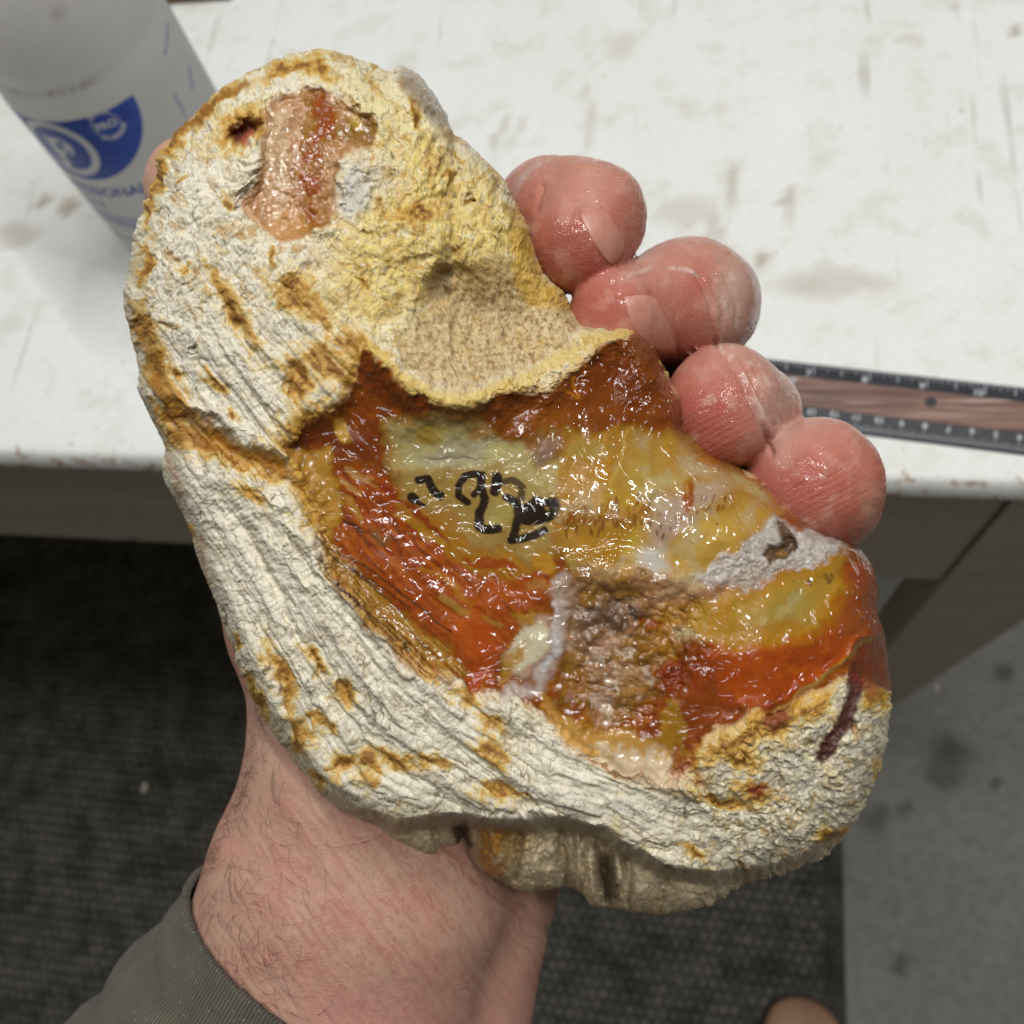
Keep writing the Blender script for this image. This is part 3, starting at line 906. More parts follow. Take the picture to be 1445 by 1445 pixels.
    # raised flakes beside the main groove
    for pts, wd, h in [([(235,585),(300,622),(360,650),(420,690),(450,760)], 17, -2.6),([(250,560),(330,600),(400,640)], 9, 1.6),([(300,640),(380,760),(450,850),(520,960),(590,1060)], 10, 1.3),([(330,720),(400,860),(470,1000)], 8, -1.3),([(270,740),(330,860),(400,1010)], 9, 1.2),
                       ([(375,700),(470,830),(560,930),(650,1010)], 8, 1.3),([(660,190),(690,260),(700,330)], 9, 1.1),([(545,95),(600,180),(640,205)], 10, 1.0),([(960,1090),(1010,1130),(1060,1140)], 10, -1.6),([(820,1060),(900,1095),(985,1118)], 9, 1.6),([(850,1185),(780,1150),(690,1155),(600,1160)], 9, 1.5),
                       ([(1210,945),(1196,1010),(1168,1068)], 14, -1.7),([(1230,890),(1150,965),(1090,1003)], 6, 1.2)]:
        Z += h * np.exp(-(line_d(Xw, Yw, pts) / wd) ** 2)
    Z -= 19.0 * under
    # underside: pillars and a dark cleft
    up_ = under * (Y > 1120)
    for pts, wd, h in [([(832,1195),(838,1285)], 9, 7),([(868,1200),(876,1240)], 12, 3),([(760,1180),(770,1250)], 34, 7),([(700,1170),(700,1235)], 20, 7.5),([(850,1215),(858,1270)], 8, -6),([(655,1155),(655,1200)], 8, -7),([(920,1230),(900,1290)], 40, 5),([(1000,1230),(985,1280)], 30, 5), ([(560,1170),(600,1200)], 26, 5),([(790,1170),(800,1250)], 6, -4),([(735,1170),(728,1240)], 5, -4),([(885,1215),(890,1285)], 5, -4),([(940,1235),(930,1288)], 5, -3),([(815,1180),(818,1255)], 5, 4),([(610,1165),(622,1200)], 5, -3)]:
        Z += up_ * h * np.exp(-(line_d(X + 4 * w3, Y, pts) / wd) ** 2)
    rollz = np.where(r < RO, 0, -15.0 * (1 - np.cos(tt_ * np.pi / 2)))
    Z = Z + rollz
    right = sstep(650, 1150, X)
    Deq = 203.0 - 4.0 * right - 2.0 * sstep(500, 100, Y)
    D = (Deq - Z) * DS

    def P3(XX, YY, DD): return ray_n(XX, YY) * DD[..., None]
    P = P3(X, Y, D)

    # ---- fine displacement along the normal (mm)
    def n_(a, b, sd): return fbm(a, b, sd, 3)
    rind = (1 - A) * (1 - quartz)
    crack = ridged(Xw / 30, Yw / 30, 31, 4)
    d1, d2, cv = voro(Xf / 11, Yf / 11, 41)
    g1, g2, gv = voro(Xw / 5.0, Yw / 5.0, 42)
    warpn = fbm(X / 22, Y / 22, 33, 5, 0.6)
    wr = ridged((X * dx + Y * dy) / 60 + 0.6 * w1, (-X * dy + Y * dx) / 14 + 1.2 * w2, 35, 3)
    flat = sstep(-.15, .5, fbm(X / 90, Y / 90, 37, 2))
    micro = fbm(X / 5.5, Y / 5.5, 39, 3, 0.7)
    fl = PM([(180,500),(480,420),(520,560),(430,640),(480,820),(660,960),(760,1010),(900,1100),(1020,1180),(700,1170),(440,1120),(230,700)], 30, 1.0, 90)
    def thin(sx, sy, seed, w):                       # hairline cracks
        return sstep(w, w * .25, np.abs(perlin(sx, sy, seed)))
    aU, aV = (X * dx + Y * dy), (-X * dy + Y * dx)
    hair = thin(Xf / 34, Yf / 34, 71, .05) * sstep(-.1, .3, fbm(X / 70, Y / 70, 72, 2))
    hair2 = thin(Xf / 13, Yf / 13, 73, .07) * sstep(.0, .35, fbm(X / 40, Y / 40, 74, 2))
    fcr = sstep(.55, 1.0, fibf) * sstep(.0, .5, fib)
    tb = fbm(Xw / 44 + .01 * aU, Yw / 44, 75, 3, .55) * 3.2
    terr = np.floor(tb) + sstep(.72, 1.0, tb - np.floor(tb))
    tb2 = fbm(Xf / 17, Yf / 17, 76, 3, .55) * 2.6
    terr2 = np.floor(tb2) + sstep(.6, 1.0, tb2 - np.floor(tb2))
    gran = sstep(-.2, .4, fbm(X / 80, Y / 80, 77, 2))
    up = 1 - .85 * fl
    disp = rind * (up * (0.36 * terr * (.4 + .6 * gran) + 0.15 * terr2 + 0.34 * warpn + 0.10 * micro + .10 * np.tanh(1.5 * fib) + .05 * fibf) - 0.18 * hair * up - .08 * hair2 * up
                   + fl * (0.22 * np.tanh(1.8 * fib) + 0.07 * fibf + .05 * terr * gran + .03 * terr2 + 0.60 * np.tanh(1.4 * fibb) + 1.05 * fold - .08 * fcr + .10 * warpn))
    scal = rind * PM([(960,1060),(1090,1020),(1170,990),(1262,980),(1262,1100),(1180,1230),(1000,1200),(940,1120)], 20)
    disp += scal * (0.34 * (0.55 - d1) + 0.15 * (wr - 0.4) + .15 * warpn)
    disp *= 1 - .65 * pocket
    disp += pocket * (0.06 * micro + .35 * n_(X / 16, Y / 16, 79))
    # rind edges stand a little proud of the glassy face
    # agate: conchoidal ripples, wet film
    rip = ridged(Xw / 42, Yw / 42, 51, 2)
    disp += A * (0.40 * fbm(Xw / 46, Yw / 46, 52, 2) + 0.06 * (rip - .5))
    redA = A * (1 - pale) * (1 - vug) * (1 - lens) * (1 - frost)
    disp += redA * (0.14 * np.tanh(1.3 * fibb) + 0.03 * fib) * sstep(830, 700, X)
    disp += redA * 0.08 * fbm(X / 22, Y / 22, 57, 2)
    vb = voro(Xw / 24, Yw / 24, 44)
    disp += vug_s * (1.3 * (0.6 - vb[0]) + 0.35 * (0.5 - d1) + .5 * w3) + frost * (0.40 * (0.5 - g1) + 0.2 * micro + .5 * w3)
    disp += q_s * (0.30 * (0.5 - d1) + 0.12 * (0.5 - g1) + 0.35 * w3)
    crys = EM(605, 135, 22, 55, -38, .3, .5)
    disp += crys * (0.8 * (0.5 - d1) + 0.4 * (0.5 - g1))
    gu = np.gradient(P, axis=1); gv_ = np.gradient(P, axis=0)
    nrm = np.cross(gu, gv_); nrm /= np.linalg.norm(nrm, axis=-1, keepdims=True) + 1e-12
    if nrm[NG // 2, NG // 2, 2] < 0: nrm = -nrm
    gy_, gx_ = np.gradient(Z); steep = np.hypot(gx_, gy_) / 0.17
    disp = disp / (1 + (steep / 3.2) ** 2)
    P = P + nrm * (disp * DS)[..., None]

    # ---- colour
    def C(*c): return (s2l(c) * 0.90).astype(np.float32)
    col = np.empty(X.shape + (3,), np.float32); col[:] = C(226, 218, 194)
    def lay(mask, c, amt=1.0):
        rw = np.flatnonzero(mask.max(1) > .004); cl = np.flatnonzero(mask.max(0) > .004)
        if not len(rw) or not len(cl): return
        sl = (slice(rw[0], rw[-1] + 1), slice(cl[0], cl[-1] + 1))
        m = (np.clip(mask[sl], 0, 1) * np.float32(amt)).astype(np.float32)[..., None]
        col[sl] += (np.asarray(c, np.float32) - col[sl]) * m
    n1 = fbm(X / 60, Y / 60, 61, 4); n2 = fbm(X / 24, Y / 24, 62, 4, .6); n3 = fbm(X / 9, Y / 9, 63, 3, .6); n4 = fbm(Xw / 36, Yw / 36, 64, 4, .6)
    lay(sstep(-.1, .5, n1), C(230, 216, 172), .6)
    lay(sstep(0, .55, n2), C(238, 232, 212), .7)
    lay(sstep(500, 200, X) * sstep(150, 500, Y), C(216, 208, 190), .45)
    lay(PM([(500,110),(620,190),(740,300),(800,440),(640,400),(560,470),(430,440),(480,330),(560,250)], 40, 1.2, 90), C(222, 194, 98), .85)
    lay(PM([(430,80),(560,100),(600,180),(560,230),(500,150)], 20), C(222, 210, 160), .6)
    lay(sstep(.05, .45, n4) * PM([(480,250),(740,240),(800,440),(560,480),(380,470)], 50, 1, 90), C(205, 160, 78), .55)
    lay(sstep(.15, .5, fbm(Xw / 28, Yw / 28, 66, 4)) * EM(610, 235, 85, 50, 20, .8), C(214, 162, 96), .7)
    lay(fl * sstep(-.2, .6, fibb), C(222, 214, 198), .55)
    lay(fl * sstep(.1, .8, fib), C(168, 160, 142), .45)
    lay(fl * sstep(.1, .8, -fib), C(228, 222, 204), .5)
    lay(scal, C(222, 214, 190), .55); lay(scal * sstep(.1, .6, n2), C(222, 210, 160), .6); lay(scal * sstep(.25, .5, d1) , C(128, 122, 112), .5)
    # lower rim lies in beige
    lay(sstep(1100, 1230, Y) * sstep(1050, 700, X), C(196, 176, 140), .55)
    lay(fl * sstep(-.3, .4, n1), C(234, 230, 220), .35); lay(sstep(420, 220, X) * sstep(620, 300, Y), C(232, 228, 218), .3)
    # mineral mottling, iron staining, and cracks darkened in the colour along their relief
    c5 = fbm(Xw / 18, Yw / 18, 68, 4, .65); c6 = fbm(Xf / 33, Yf / 33, 69, 4, .6)
    lay(rind * sstep(.18, .6, c5), C(232, 226, 204), .55); lay(rind * sstep(.2, .6, -c5), C(188, 172, 132), .5)
    lay(rind * sstep(.28, .62, c6) * (1 - .6 * fl), C(206, 176, 96), .6)
    lay(rind * fl * sstep(.3, .7, c6), C(190, 176, 148), .4)
    lay(rind * hair, C(78, 58, 32), .8); lay(rind * hair2, C(98, 76, 44), .65); lay(rind * fcr, C(112, 92, 62), .6)
    lay(rind * fl * sstep(.15, .8, -fibf), C(238, 233, 218), .55); lay(rind * sstep(.3, .75, -micro - .4 * fibf), C(240, 236, 222), .5)
    lay(rind * fl * sstep(.3, .9, fibb), C(176, 164, 140), .5)
    lay(rind * sstep(.35, .85, fibf * (0.6 + .6 * fl) + .3 * c5), C(122, 100, 66), .55)
    lay(rind * sstep(.35, .7, micro) * sstep(.1, .5, c6), C(140, 112, 66), .45)
    upc = rind * (1 - fl)
    c7 = fbm(Xf / 26, Yf / 26, 96, 5, .62); c8 = fbm(Xf / 11, Yf / 11, 97, 4, .65)
    ur = sstep(380, 560, X) * sstep(520, 380, Y)
    lay(upc * sstep(.05, .45, c7), C(214, 190, 118), .35 + 0) ; lay(upc * ur * sstep(-.05, .4, c7), C(206, 170, 84), .55); lay(upc * sstep(.18, .5, c7 + .4 * c8), C(164, 116, 46), .62)
    lay(upc * sstep(.2, .6, c8), C(238, 232, 208), .55); lay(upc * sstep(.2, .5, -c8), C(140, 112, 66), .6); lay(upc * sstep(.4, .75, -c7), C(214, 208, 192), .5)
    lay(rind * fl * sstep(.25, .6, c8), C(236, 230, 212), .4); lay(rind * fl * sstep(.2, .6, -c8), C(134, 114, 80), .5); lay(rind * fl * sstep(.35, .7, c7), C(206, 182, 120), .45)
    och, brn = C(188, 136, 44), C(118, 74, 22)
    stains = [(330,437,10,46,-28),(290,150,46,10,-40),(250,195,24,9,-55),(222,252,7,28,10),(345,180,40,16,-25),(410,95,38,8,-20),(450,90,8,18,-20),(212,292,5,24,8),(320,287,7,6,0),(202,375,7,24,8),(262,372,6,6,0),
              (205,470,12,30,-30),(222,520,10,36,-30),(290,625,56,15,22),(245,580,20,18,30),(370,655,32,12,30),(330,650,18,10,20),(420,536,18,26,-25),(445,600,38,14,-10),(455,640,26,50,-10),(470,520,38,18,30),(500,490,30,14,25),(438,700,16,36,-5),
              (398,962,10,38,-22),(425,1032,13,22,-10),(365,985,6,28,-22),(484,978,10,14,-15),(442,935,7,18,-35),(487,1078,11,12,0),(560,1075,30,8,15),(520,1080,12,18,0),(702,1118,22,9,5),(260,745,7,12,-30),(336,905,4,12,-20),(690,1020,12,9,10),(448,1100,8,10,20),
              (735,945,18,14,-40),(660,985,16,8,20),(1090,1020,40,18,-30),(1030,1050,30,12,-30),(970,1060,12,34,10),(1065,1118,20,11,10),(1020,1130,36,6,12),(1150,1000,22,12,-30),(1235,985,14,12,0),(590,165,4,18,-15),(500,178,22,10,35),(430,430,40,13,35),(415,405,15,16,20),(590,300,28,10,0),(930,500,10,14,-30),(300,540,16,6,30),(355,700,18,8,30)]
    rst = np.random.RandomState(21)
    for gx0, gy0, ga in G:
        for _ in range(1):
            ln_ = rst.uniform(5, 20)
            stains.append((gx0 + rst.normal(0, 42), gy0 + rst.normal(0, 42), ln_, ln_ * rst.uniform(.25, .6), ga + rst.normal(0, 18)))
    den = np.zeros(X.shape, np.float32)
    for cx, cy, rx, ry, a in stains:
        rr = 2.6 * max(rx, ry)
        sl = (np.abs(X - cx) < rr + 30) & (np.abs(Y - cy) < rr + 30)
        den[sl] = np.maximum(den[sl], np.exp(-.42 * ell(Xf[sl], Yf[sl], cx, cy, rx, ry, a)))
    sf = den - .06 + .40 * c5 + .22 * fib + .20 * n3
    lay(sstep(.0, .5, sf) * sstep(.0, .2, den) * (1 - A * .6), C(216, 186, 104), .75)
    lay(sstep(.32, .66, sf) * sstep(.05, .2, den) * (1 - A * .6), och, .80)
    lay(sstep(.66, .98, sf + .2 * c6) * sstep(.15, .4, den) * (1 - A * .6), brn, .80)
    lay(LM([(245,560),(300,615),(360,640),(410,668),(450,700)], 11, 8), C(166, 110, 26), .75)
    lay(LM([(215,500),(240,590),(300,640)], 5, 5), C(150, 96, 30), .7)
    lay(LM([(262,180),(305,140),(345,112)], 6, 5), C(150, 98, 30), .8)
    lay(LM([(180,420),(200,500),(235,560)], 5, 6), C(160, 108, 36), .6)
    lay(LM([(232,640),(262,735),(300,820)], 4, 5), C(160, 108, 46), .55)
    # rusty halo inside the rind round the window
    halo = sstep(26, 0, np.abs(poly_sd(Xf, Yf, AG, 70)) - 10 * n2) * (1 - A)
    halo = halo * (1 - 0.75 * EM(700, 1000, 150, 60, 20, .5)) * (1 - .85 * LM([(830,1085),(900,1105),(980,1120)], 30, 20))
    lay(halo, C(200, 152, 54), .72)
    # fibres fanning off the window's lower left side
    fan = PM([(448,742),(462,752),(500,806),(556,862),(616,908),(666,948),(640,960),(590,948),(520,884),(470,818)], 8, 1.0)
    # pocket
    lay(pocket, C(196, 166, 112), .8); lay(pocket * sstep(.0, .5, n3), C(150, 114, 66), .7); lay(pocket * sstep(.1, .6, micro), C(222, 200, 150), .6); lay(pocket * sstep(.35, .6, -n2), C(104, 84, 58), .6)
    lay(EM(660, 380, 34, 22, 10, .5), C(160, 128, 62), .7)
    lay(EM(622, 395, 13, 30, 20, .3, .5), C(182, 160, 118), .95)
    lay(pocket * sstep(.12, .5, c8), C(116, 86, 48), .6); lay(pocket * sstep(.2, .6, c7), C(196, 150, 72), .5); lay(pocket * sstep(.25, .6, -c8), C(226, 206, 160), .5)
    lay(pocket * sstep(.62, .95, gv), C(232, 214, 170), .3); lay(pocket * sstep(.3, .05, gv), C(128, 94, 52), .35); lay(pocket * sstep(.25, .6, n3), C(120, 90, 54), .5)
    lay(yel, C(206, 164, 58), .7); lay(yel * sstep(.1, .5, c8), C(160, 110, 36), .6)
    lay(sstep(17, 3, lipd - 7 * n2 - 4 * c8) * (1 - A * .2), C(216, 188, 104), .75); lay(sstep(14, 3, lipd) * sstep(.15, .5, c8), C(178, 132, 52), .6)
    # pit reds
    lay(EM(343, 186, 18, 12, -20, .4), C(92, 34, 20), .95); lay(EM(350, 195, 9, 9), C(176, 88, 66), .7)

    # --- the glassy face
    def z1(p): return [(740 + a * .3668, 580 + b * .3668) for a, b in p]
    def z2(p): return [(400 + a * .3183, 460 + b * .3183) for a, b in p]
    def E1(x, y, rx, ry, a=0, soft=.5, warp=1.0): return A * EM(740 + x * .3668, 580 + y * .3668, rx * .3668, ry * .3668, a, soft, warp)
    def E2(x, y, rx, ry, a=0, soft=.5, warp=1.0): return A * EM(400 + x * .3183, 460 + y * .3183, rx * .3183, ry * .3183, a, soft, warp)
    def P1(p, soft=6, warp=1.0): return A * PM(z1(p), soft, warp)
    def P2(p, soft=6, warp=1.0): return A * PM(z2(p), soft, warp)
    def L1(p, w, soft=3, warp=.6): return A * LM(z1(p), w, soft, warp)
    def L2(p, w, soft=3, warp=.6): return A * LM(z2(p), w, soft, warp)
    gl = fbm(Xw / 17, Yw / 17, 98, 4, .6)
    lay(A, C(146, 60, 28)); lay(A * sstep(-.1, .5, n2), C(172, 78, 34), .7); lay(A * sstep(.1, .6, n4), C(108, 40, 20), .6); lay(A * sstep(.15, .6, gl), C(190, 96, 42), .4)
    # upper red band
    lay(L2([(350,150),(420,260),(560,350),(740,380),(900,370)], 13, 12), C(128, 50, 28), .75)
    lay(P2([(860,400),(960,340),(1100,300),(1250,240),(1420,120),(1560,60),(1700,120),(1760,300),(1760,420),(1500,430),(1280,470),(1150,500),(1010,515),(950,460)], 9), C(136, 58, 22), .9)
    lay(E2(1170, 430, 150, 50, -8, .7), C(160, 78, 30), .7); lay(E2(1500, 250, 130, 90, 10, .6), C(122, 44, 22), .75); lay(E2(1420, 330, 60, 80, 20, .6), C(146, 66, 28), .6); lay(L2([(1290,240),(1310,330),(1260,300)], 2.0, 2), C(206, 110, 34), .7)
    lay(P1([(380,70),(470,0),(600,-60),(660,60),(700,190),(640,180),(540,90),(440,110)], 6), C(150, 66, 28), .9); lay(E1(610, 90, 36, 70, -20), C(96, 34, 18), .7); lay(E1(690, 185, 40, 26), C(204, 104, 34), .8)
    # left reds, crystals and splinters
    lay(E2(290, 520, 150, 70, -10, .6), C(112, 40, 22), .75); lay(E2(120, 480, 110, 50, -20, .5), C(104, 38, 20), .7); lay(E2(400, 560, 90, 90, 0, .7), C(126, 48, 24), .6)
    lay(E2(262, 470, 36, 62, -30, .3, .6), C(206, 160, 66), .95); lay(P2([(0,520),(110,560),(200,540),(240,700),(260,860),(210,960),(130,900),(60,780),(0,640)], 6), C(198, 150, 62), .9)
    lay(sstep(.2, .55, c8) * P2([(0,520),(200,540),(260,860),(210,960),(0,700)], 8), C(150, 100, 36), .6)
    spl = P2([(260,640),(420,640),(560,780),(760,1030),(1000,1090),(1200,1100),(1200,1180),(1050,1300),(1000,1440),(900,1500),(700,1380),(480,1200),(250,940)], 10)
    lay(spl, C(170, 64, 36), .85); lay(spl * sstep(.0, .7, fib), C(104, 38, 22), .75); lay(spl * sstep(.0, .7, -fib), C(196, 92, 50), .6); lay(spl * sstep(.3, .9, -fibf), C(200, 128, 70), .35); lay(spl * sstep(.3, .8, fibf), C(120, 46, 26), .5); lay(spl * sstep(.2, .6, gl), C(196, 92, 46), .5)
    for p, w, c, a in [([(300,640),(410,700)], 4, (192,150,92), .85), ([(270,760),(350,860)], 4, (190,140,84), .6), ([(260,690),(330,740)], 3, (196,160,110), .6), ([(430,760),(520,960),(560,1100)], 3, (128,48,26), .7), ([(700,1200),(860,1310)], 5, (176,126,66), .85), ([(880,1290),(960,1330)], 4, (180,130,70), .7), ([(620,1080),(760,1160),(840,1230)], 4, (196,110,46), .7), ([(480,1040),(560,1110)], 6, (190,86,44), .7)]: lay(L2(p, w, 3), C(*c), a)
    lay(E2(420, 930, 60, 26, 40), C(140, 92, 92), .6); lay(E2(300, 890, 50, 14, 30), C(70, 36, 40), .8); lay(E2(840, 1380, 120, 80, 40, .6), C(204, 82, 46), .7); lay(E2(1000, 1180, 150, 50, -12, .6), C(192, 76, 38), .7); lay(E2(1110, 1150, 40, 24), C(196, 140, 120), .5)
    # pale window and number ground
    lay(P2([(440,440),(560,395),(720,390),(860,425),(950,480),(1100,540),(1240,600),(1330,640),(1330,780),(1240,860),(1210,1010),(1080,1060),(940,1010),(820,980),(740,900),(640,830),(540,770),(500,680),(450,560)], 12), C(172, 142, 74), .95)
    lay(P2([(470,440),(640,420),(860,450),(960,520),(1080,560),(1100,640),(1000,650),(900,600),(700,640),(600,660),(530,620)], 14), C(180, 168, 112), .9)
    lay(E2(820, 555, 190, 60, -4, .8), C(190, 184, 150), .75); lay(E2(700, 590, 90, 30, 0, .8), C(178, 166, 142), .6); lay(E2(640, 490, 62, 44, 10, .5), C(172, 138, 46), .8); lay(E2(700, 480, 30, 30), C(186, 168, 84), .6); lay(E2(860, 485, 46, 34), C(190, 134, 64), .8)
    lay(E2(970, 570, 70, 40, -20, .7), C(188, 178, 108), .7); lay(E2(1150, 560, 46, 54, 0, .5), C(138, 116, 100), .8); lay(E2(1100, 680, 150, 50, 0, .8), C(184, 166, 104), .7); lay(E2(950, 830, 60, 60, 0, .6), C(178, 164, 92), .8); lay(E2(1230, 665, 26, 22), C(196, 178, 84), .8)
    lay(P2([(520,790),(640,830),(740,900),(830,990),(1000,1010),(1110,1080),(960,1120),(780,1050),(660,960),(560,870)], 9), C(182, 112, 46), .8); lay(E2(700, 860, 70, 46, 20, .6), C(176, 92, 44), .7)
    lay(L2([(400,690),(560,790),(660,900),(725,985)], 3.6, 2.5), C(148, 46, 20), .9); lay(L2([(500,830),(600,900),(730,1000)], 4.5, 3), C(178, 118, 36), .85)
    lay(P2([(795,1020),(900,1010),(1040,1080),(960,1085),(860,1060)], 3), C(168, 58, 26), .9)
    lay(E2(1155, 1045, 42, 48, 20, .4, .8), C(206, 142, 50), .9); lay(E2(1290, 1000, 44, 100, 3, .3, .5), C(182, 164, 82), .9); lay(E2(1325, 1075, 12, 14), C(96, 70, 40), .8)
    # honey field to the right
    hon = P1([(150,160),(160,90),(380,70),(560,100),(700,200),(800,230),(1000,370),(930,440),(800,540),(700,620),(560,640),(480,640),(250,640),(150,560),(120,420),(130,300)], 12)
    lay(hon, C(188, 140, 52), .92); lay(hon * sstep(.0, .5, n4), C(198, 150, 62), .6); lay(hon * sstep(.1, .6, gl), C(172, 116, 38), .5)
    lay(E1(260, 240, 110, 60, -30, .7), C(190, 118, 30), .8); lay(E1(450, 220, 90, 70, -20, .7), C(184, 156, 74), .8); lay(E1(520, 275, 90, 34, -20, .7), C(190, 180, 128), .75); lay(E1(600, 140, 80, 50, 10, .7), C(184, 142, 52), .7); lay(E1(230, 150, 80, 40, 0, .7), C(178, 154, 70), .7); lay(E1(70, 130, 50, 60, 0, .6), C(150, 122, 98), .7)
    lay(L1([(405,95),(370,190),(330,290)], 2.0, 2.5), C(206, 176, 92), .7); lay(E1(380, 330, 120, 40, -10, .7), C(200, 160, 56), .7)
    lay(E1(660, 330, 140, 50, -18, .7), C(184, 166, 150), .75); lay(E1(560, 440, 90, 66, -20, .7), C(176, 156, 144), .8); lay(E1(660, 210, 60, 30, 20, .7), C(192, 186, 160), .6)
    lay(E1(300, 520, 90, 60, 0, .6), C(190, 124, 34), .85); lay(E1(420, 520, 50, 60, 0, .6), C(204, 168, 58), .8); lay(E1(300, 420, 150, 50, 0, .6), C(180, 116, 56), .7); lay(E1(505, 570, 60, 60, 0, .7), C(202, 198, 190), .9)
    lay(P1([(540,560),(640,450),(760,415),(900,330),(970,370),(900,450),(800,530),(690,610),(580,640)], 12), C(202, 160, 68), .9); lay(E1(700, 480, 90, 50, -30, .7), C(210, 176, 88), .7)
    lay(P1([(760,195),(880,250),(990,355),(900,330),(800,270)], 6), C(196, 178, 108), .85); lay(L1([(780,200),(880,258),(1000,365),(1120,450)], 2.2, 2.5), C(196, 120, 54), .6)
    # red dashes in rows
    rngd = np.random.RandomState(3); dm = np.zeros(X.shape, np.float32)
    for k in range(92):
        row = k % 3; x_ = 150 + 340 * rngd.rand() ** .9 if k < 66 else 480 + 300 * rngd.rand(); y_ = (385, 420, 455)[row] - .12 * (x_ - 150) * (x_ > 300) + rngd.normal(0, 9) if k < 66 else 470 - .32 * (x_ - 480) + rngd.normal(0, 34)
        ln = rngd.uniform(8, 24) if k < 66 else rngd.uniform(3, 9); a = math.radians(rngd.normal(100, 10))
        pts = z1([(x_ - math.cos(a) * ln, y_ - math.sin(a) * ln), (x_ + math.cos(a) * ln, y_ + math.sin(a) * ln)])
        ld = line_d(X + .2 * (Xf - X), Y + .2 * (Yf - Y), pts, 12)
        dm = np.maximum(dm, sstep(2.6, .6, ld) * rngd.uniform(.5, 1))
    lay(A * dm, C(112, 34, 20), .85); lay(E1(190, 410, 60, 46, 0, .6) * sstep(-.1, .3, n3), C(148, 56, 32), .8)
    lay(E1(632, 325, 22, 60, 3, .3, .4), C(166, 62, 26), .95); lay(E1(625, 300, 8, 26, 3, .5, .3), C(204, 140, 100), .6)
    # fibres fanning off the lower left side
    lay(fan, C(184, 138, 60), .8); lay(fan * sstep(.0, .5, fib), C(140, 62, 30), .85); lay(fan * sstep(.1, .7, -fibf), C(220, 190, 118), .8); lay(fan * sstep(.2, .7, fibf), C(84, 50, 30), .8)
    for k, p in enumerate([[(130,955),(300,1030),(460,1130),(620,1260),(740,1360)], [(160,980),(330,1100),(480,1230)], [(200,1110),(330,1240),(500,1400)], [(230,1170),(400,1370),(520,1460)], [(170,1040),(260,1170),(420,1300),(560,1440)], [(300,1080),(420,1150),(560,1250)]]):
        lay(LM(z2(p), 1.3, 2.0, .35), C(52, 32, 36), .85)
    lay(A * LM([(668,870),(690,930),(668,975)], 12, 8), C(186, 66, 32), .8)
    lay(EM(746, 912, 26, 44, 30, .3), C(212, 204, 172), .95); lay(EM(724, 935, 12, 28, 35, .4), C(186, 138, 50), .85); lay(EM(742, 872, 14, 8, -20, .4), C(190, 142, 52), .8)
    # crystal hollow
    lay(vug, C(152, 104, 60)); lay(vug * sstep(.0, .5, n2), C(184, 132, 78), .8); lay(vug * sstep(.2, .6, n3), C(190, 150, 108), .5); lay(vug * sstep(.15, .5, n4), C(92, 58, 38), .7)
    lay(vug * sstep(.55, .85, vb[2]), C(190, 152, 116), .55); lay(vug * sstep(.3, .05, vb[2]), C(108, 66, 38), .5); lay(vug * sstep(.65, .95, cv), C(222, 204, 184), .6)
    lay(E1(350, 690, 150, 46, 0, .4), C(164, 112, 54), .9); lay(E1(290, 660, 50, 30), C(190, 150, 96), .6); lay(E1(300, 790, 110, 50, 0, .6), C(92, 70, 58), .8); lay(E1(450, 770, 40, 26), C(74, 62, 56), .8); lay(E1(250, 880, 60, 60), C(112, 72, 48), .6)  # dark cavity and the shadow under the crystal bar are painted in
    lay(E1(320, 900, 60, 34), C(190, 150, 122), .6); lay(E1(390, 1000, 50, 40), C(196, 168, 130), .6); lay(E1(200, 1060, 70, 50, 0, .6), C(160, 80, 50), .75); lay(E1(300, 1110, 40, 36), C(196, 176, 160), .6); lay(E1(430, 1060, 60, 60), C(170, 118, 62), .7); lay(E1(560, 1020, 46, 70, 10), C(138, 44, 26), .8)
    lay(E1(600, 690, 120, 60, -10, .6), C(188, 152, 112), .85); lay(E1(560, 780, 60, 60), C(196, 132, 66), .7); lay(E1(620, 850, 70, 40, -20, .6), C(178, 164, 116), .8); lay(E1(520, 900, 60, 50), C(186, 120, 62), .7); lay(E1(640, 640, 60, 40), C(206, 186, 140), .6)
    lay(LM(z1([(130,650),(150,780),(120,900),(110,960),(40,1060),(-60,1090)]), 10, 8), C(190, 180, 170), .85); lay(LM(z1([(115,760),(118,940),(90,990)]), 3, 4), C(206, 204, 204), .8); lay(E1(150, 690, 60, 50), C(180, 150, 124), .7)
    liplow = PM(z1([(60,1090),(150,1180),(330,1240),(440,1240),(560,1270),(640,1440),(560,1480),(400,1430),(240,1350),(120,1250)]), 7, 1.0)
    lay(liplow, C(208, 160, 82), .95); lay(liplow * sstep(-.2, .35, n2 + (Y - 1052) / 45), C(212, 196, 168), .85); lay(LM(z1([(260,1355),(370,1400),(480,1420)]), 3.5, 4), C(150, 96, 36), .85)
    lay(A * EM(948, 1020, 16, 34, 15), C(180, 122, 40), .8)
    # lower right bowl
    lay(lens, C(188, 146, 52)); lay(E1(1150, 580, 80, 40, -30, .5) * (1 - frost), C(186, 134, 34), .9); lay(E1(830, 730, 90, 44, -8, .4, .6), C(190, 148, 52), .9); lay(E1(1010, 770, 120, 70, -25, .7), C(172, 148, 70), .85); lay(E1(1020, 740, 60, 26, -35, .7), C(188, 172, 116), .75); lay(E1(940, 850, 190, 40, -8, .6), C(184, 122, 36), .8)
    for x_, y_ in ((1095, 655), (1150, 635), (1185, 630), (1170, 650)): lay(E1(x_, y_, 16, 10, 0, .4), C(104, 74, 34), .7)
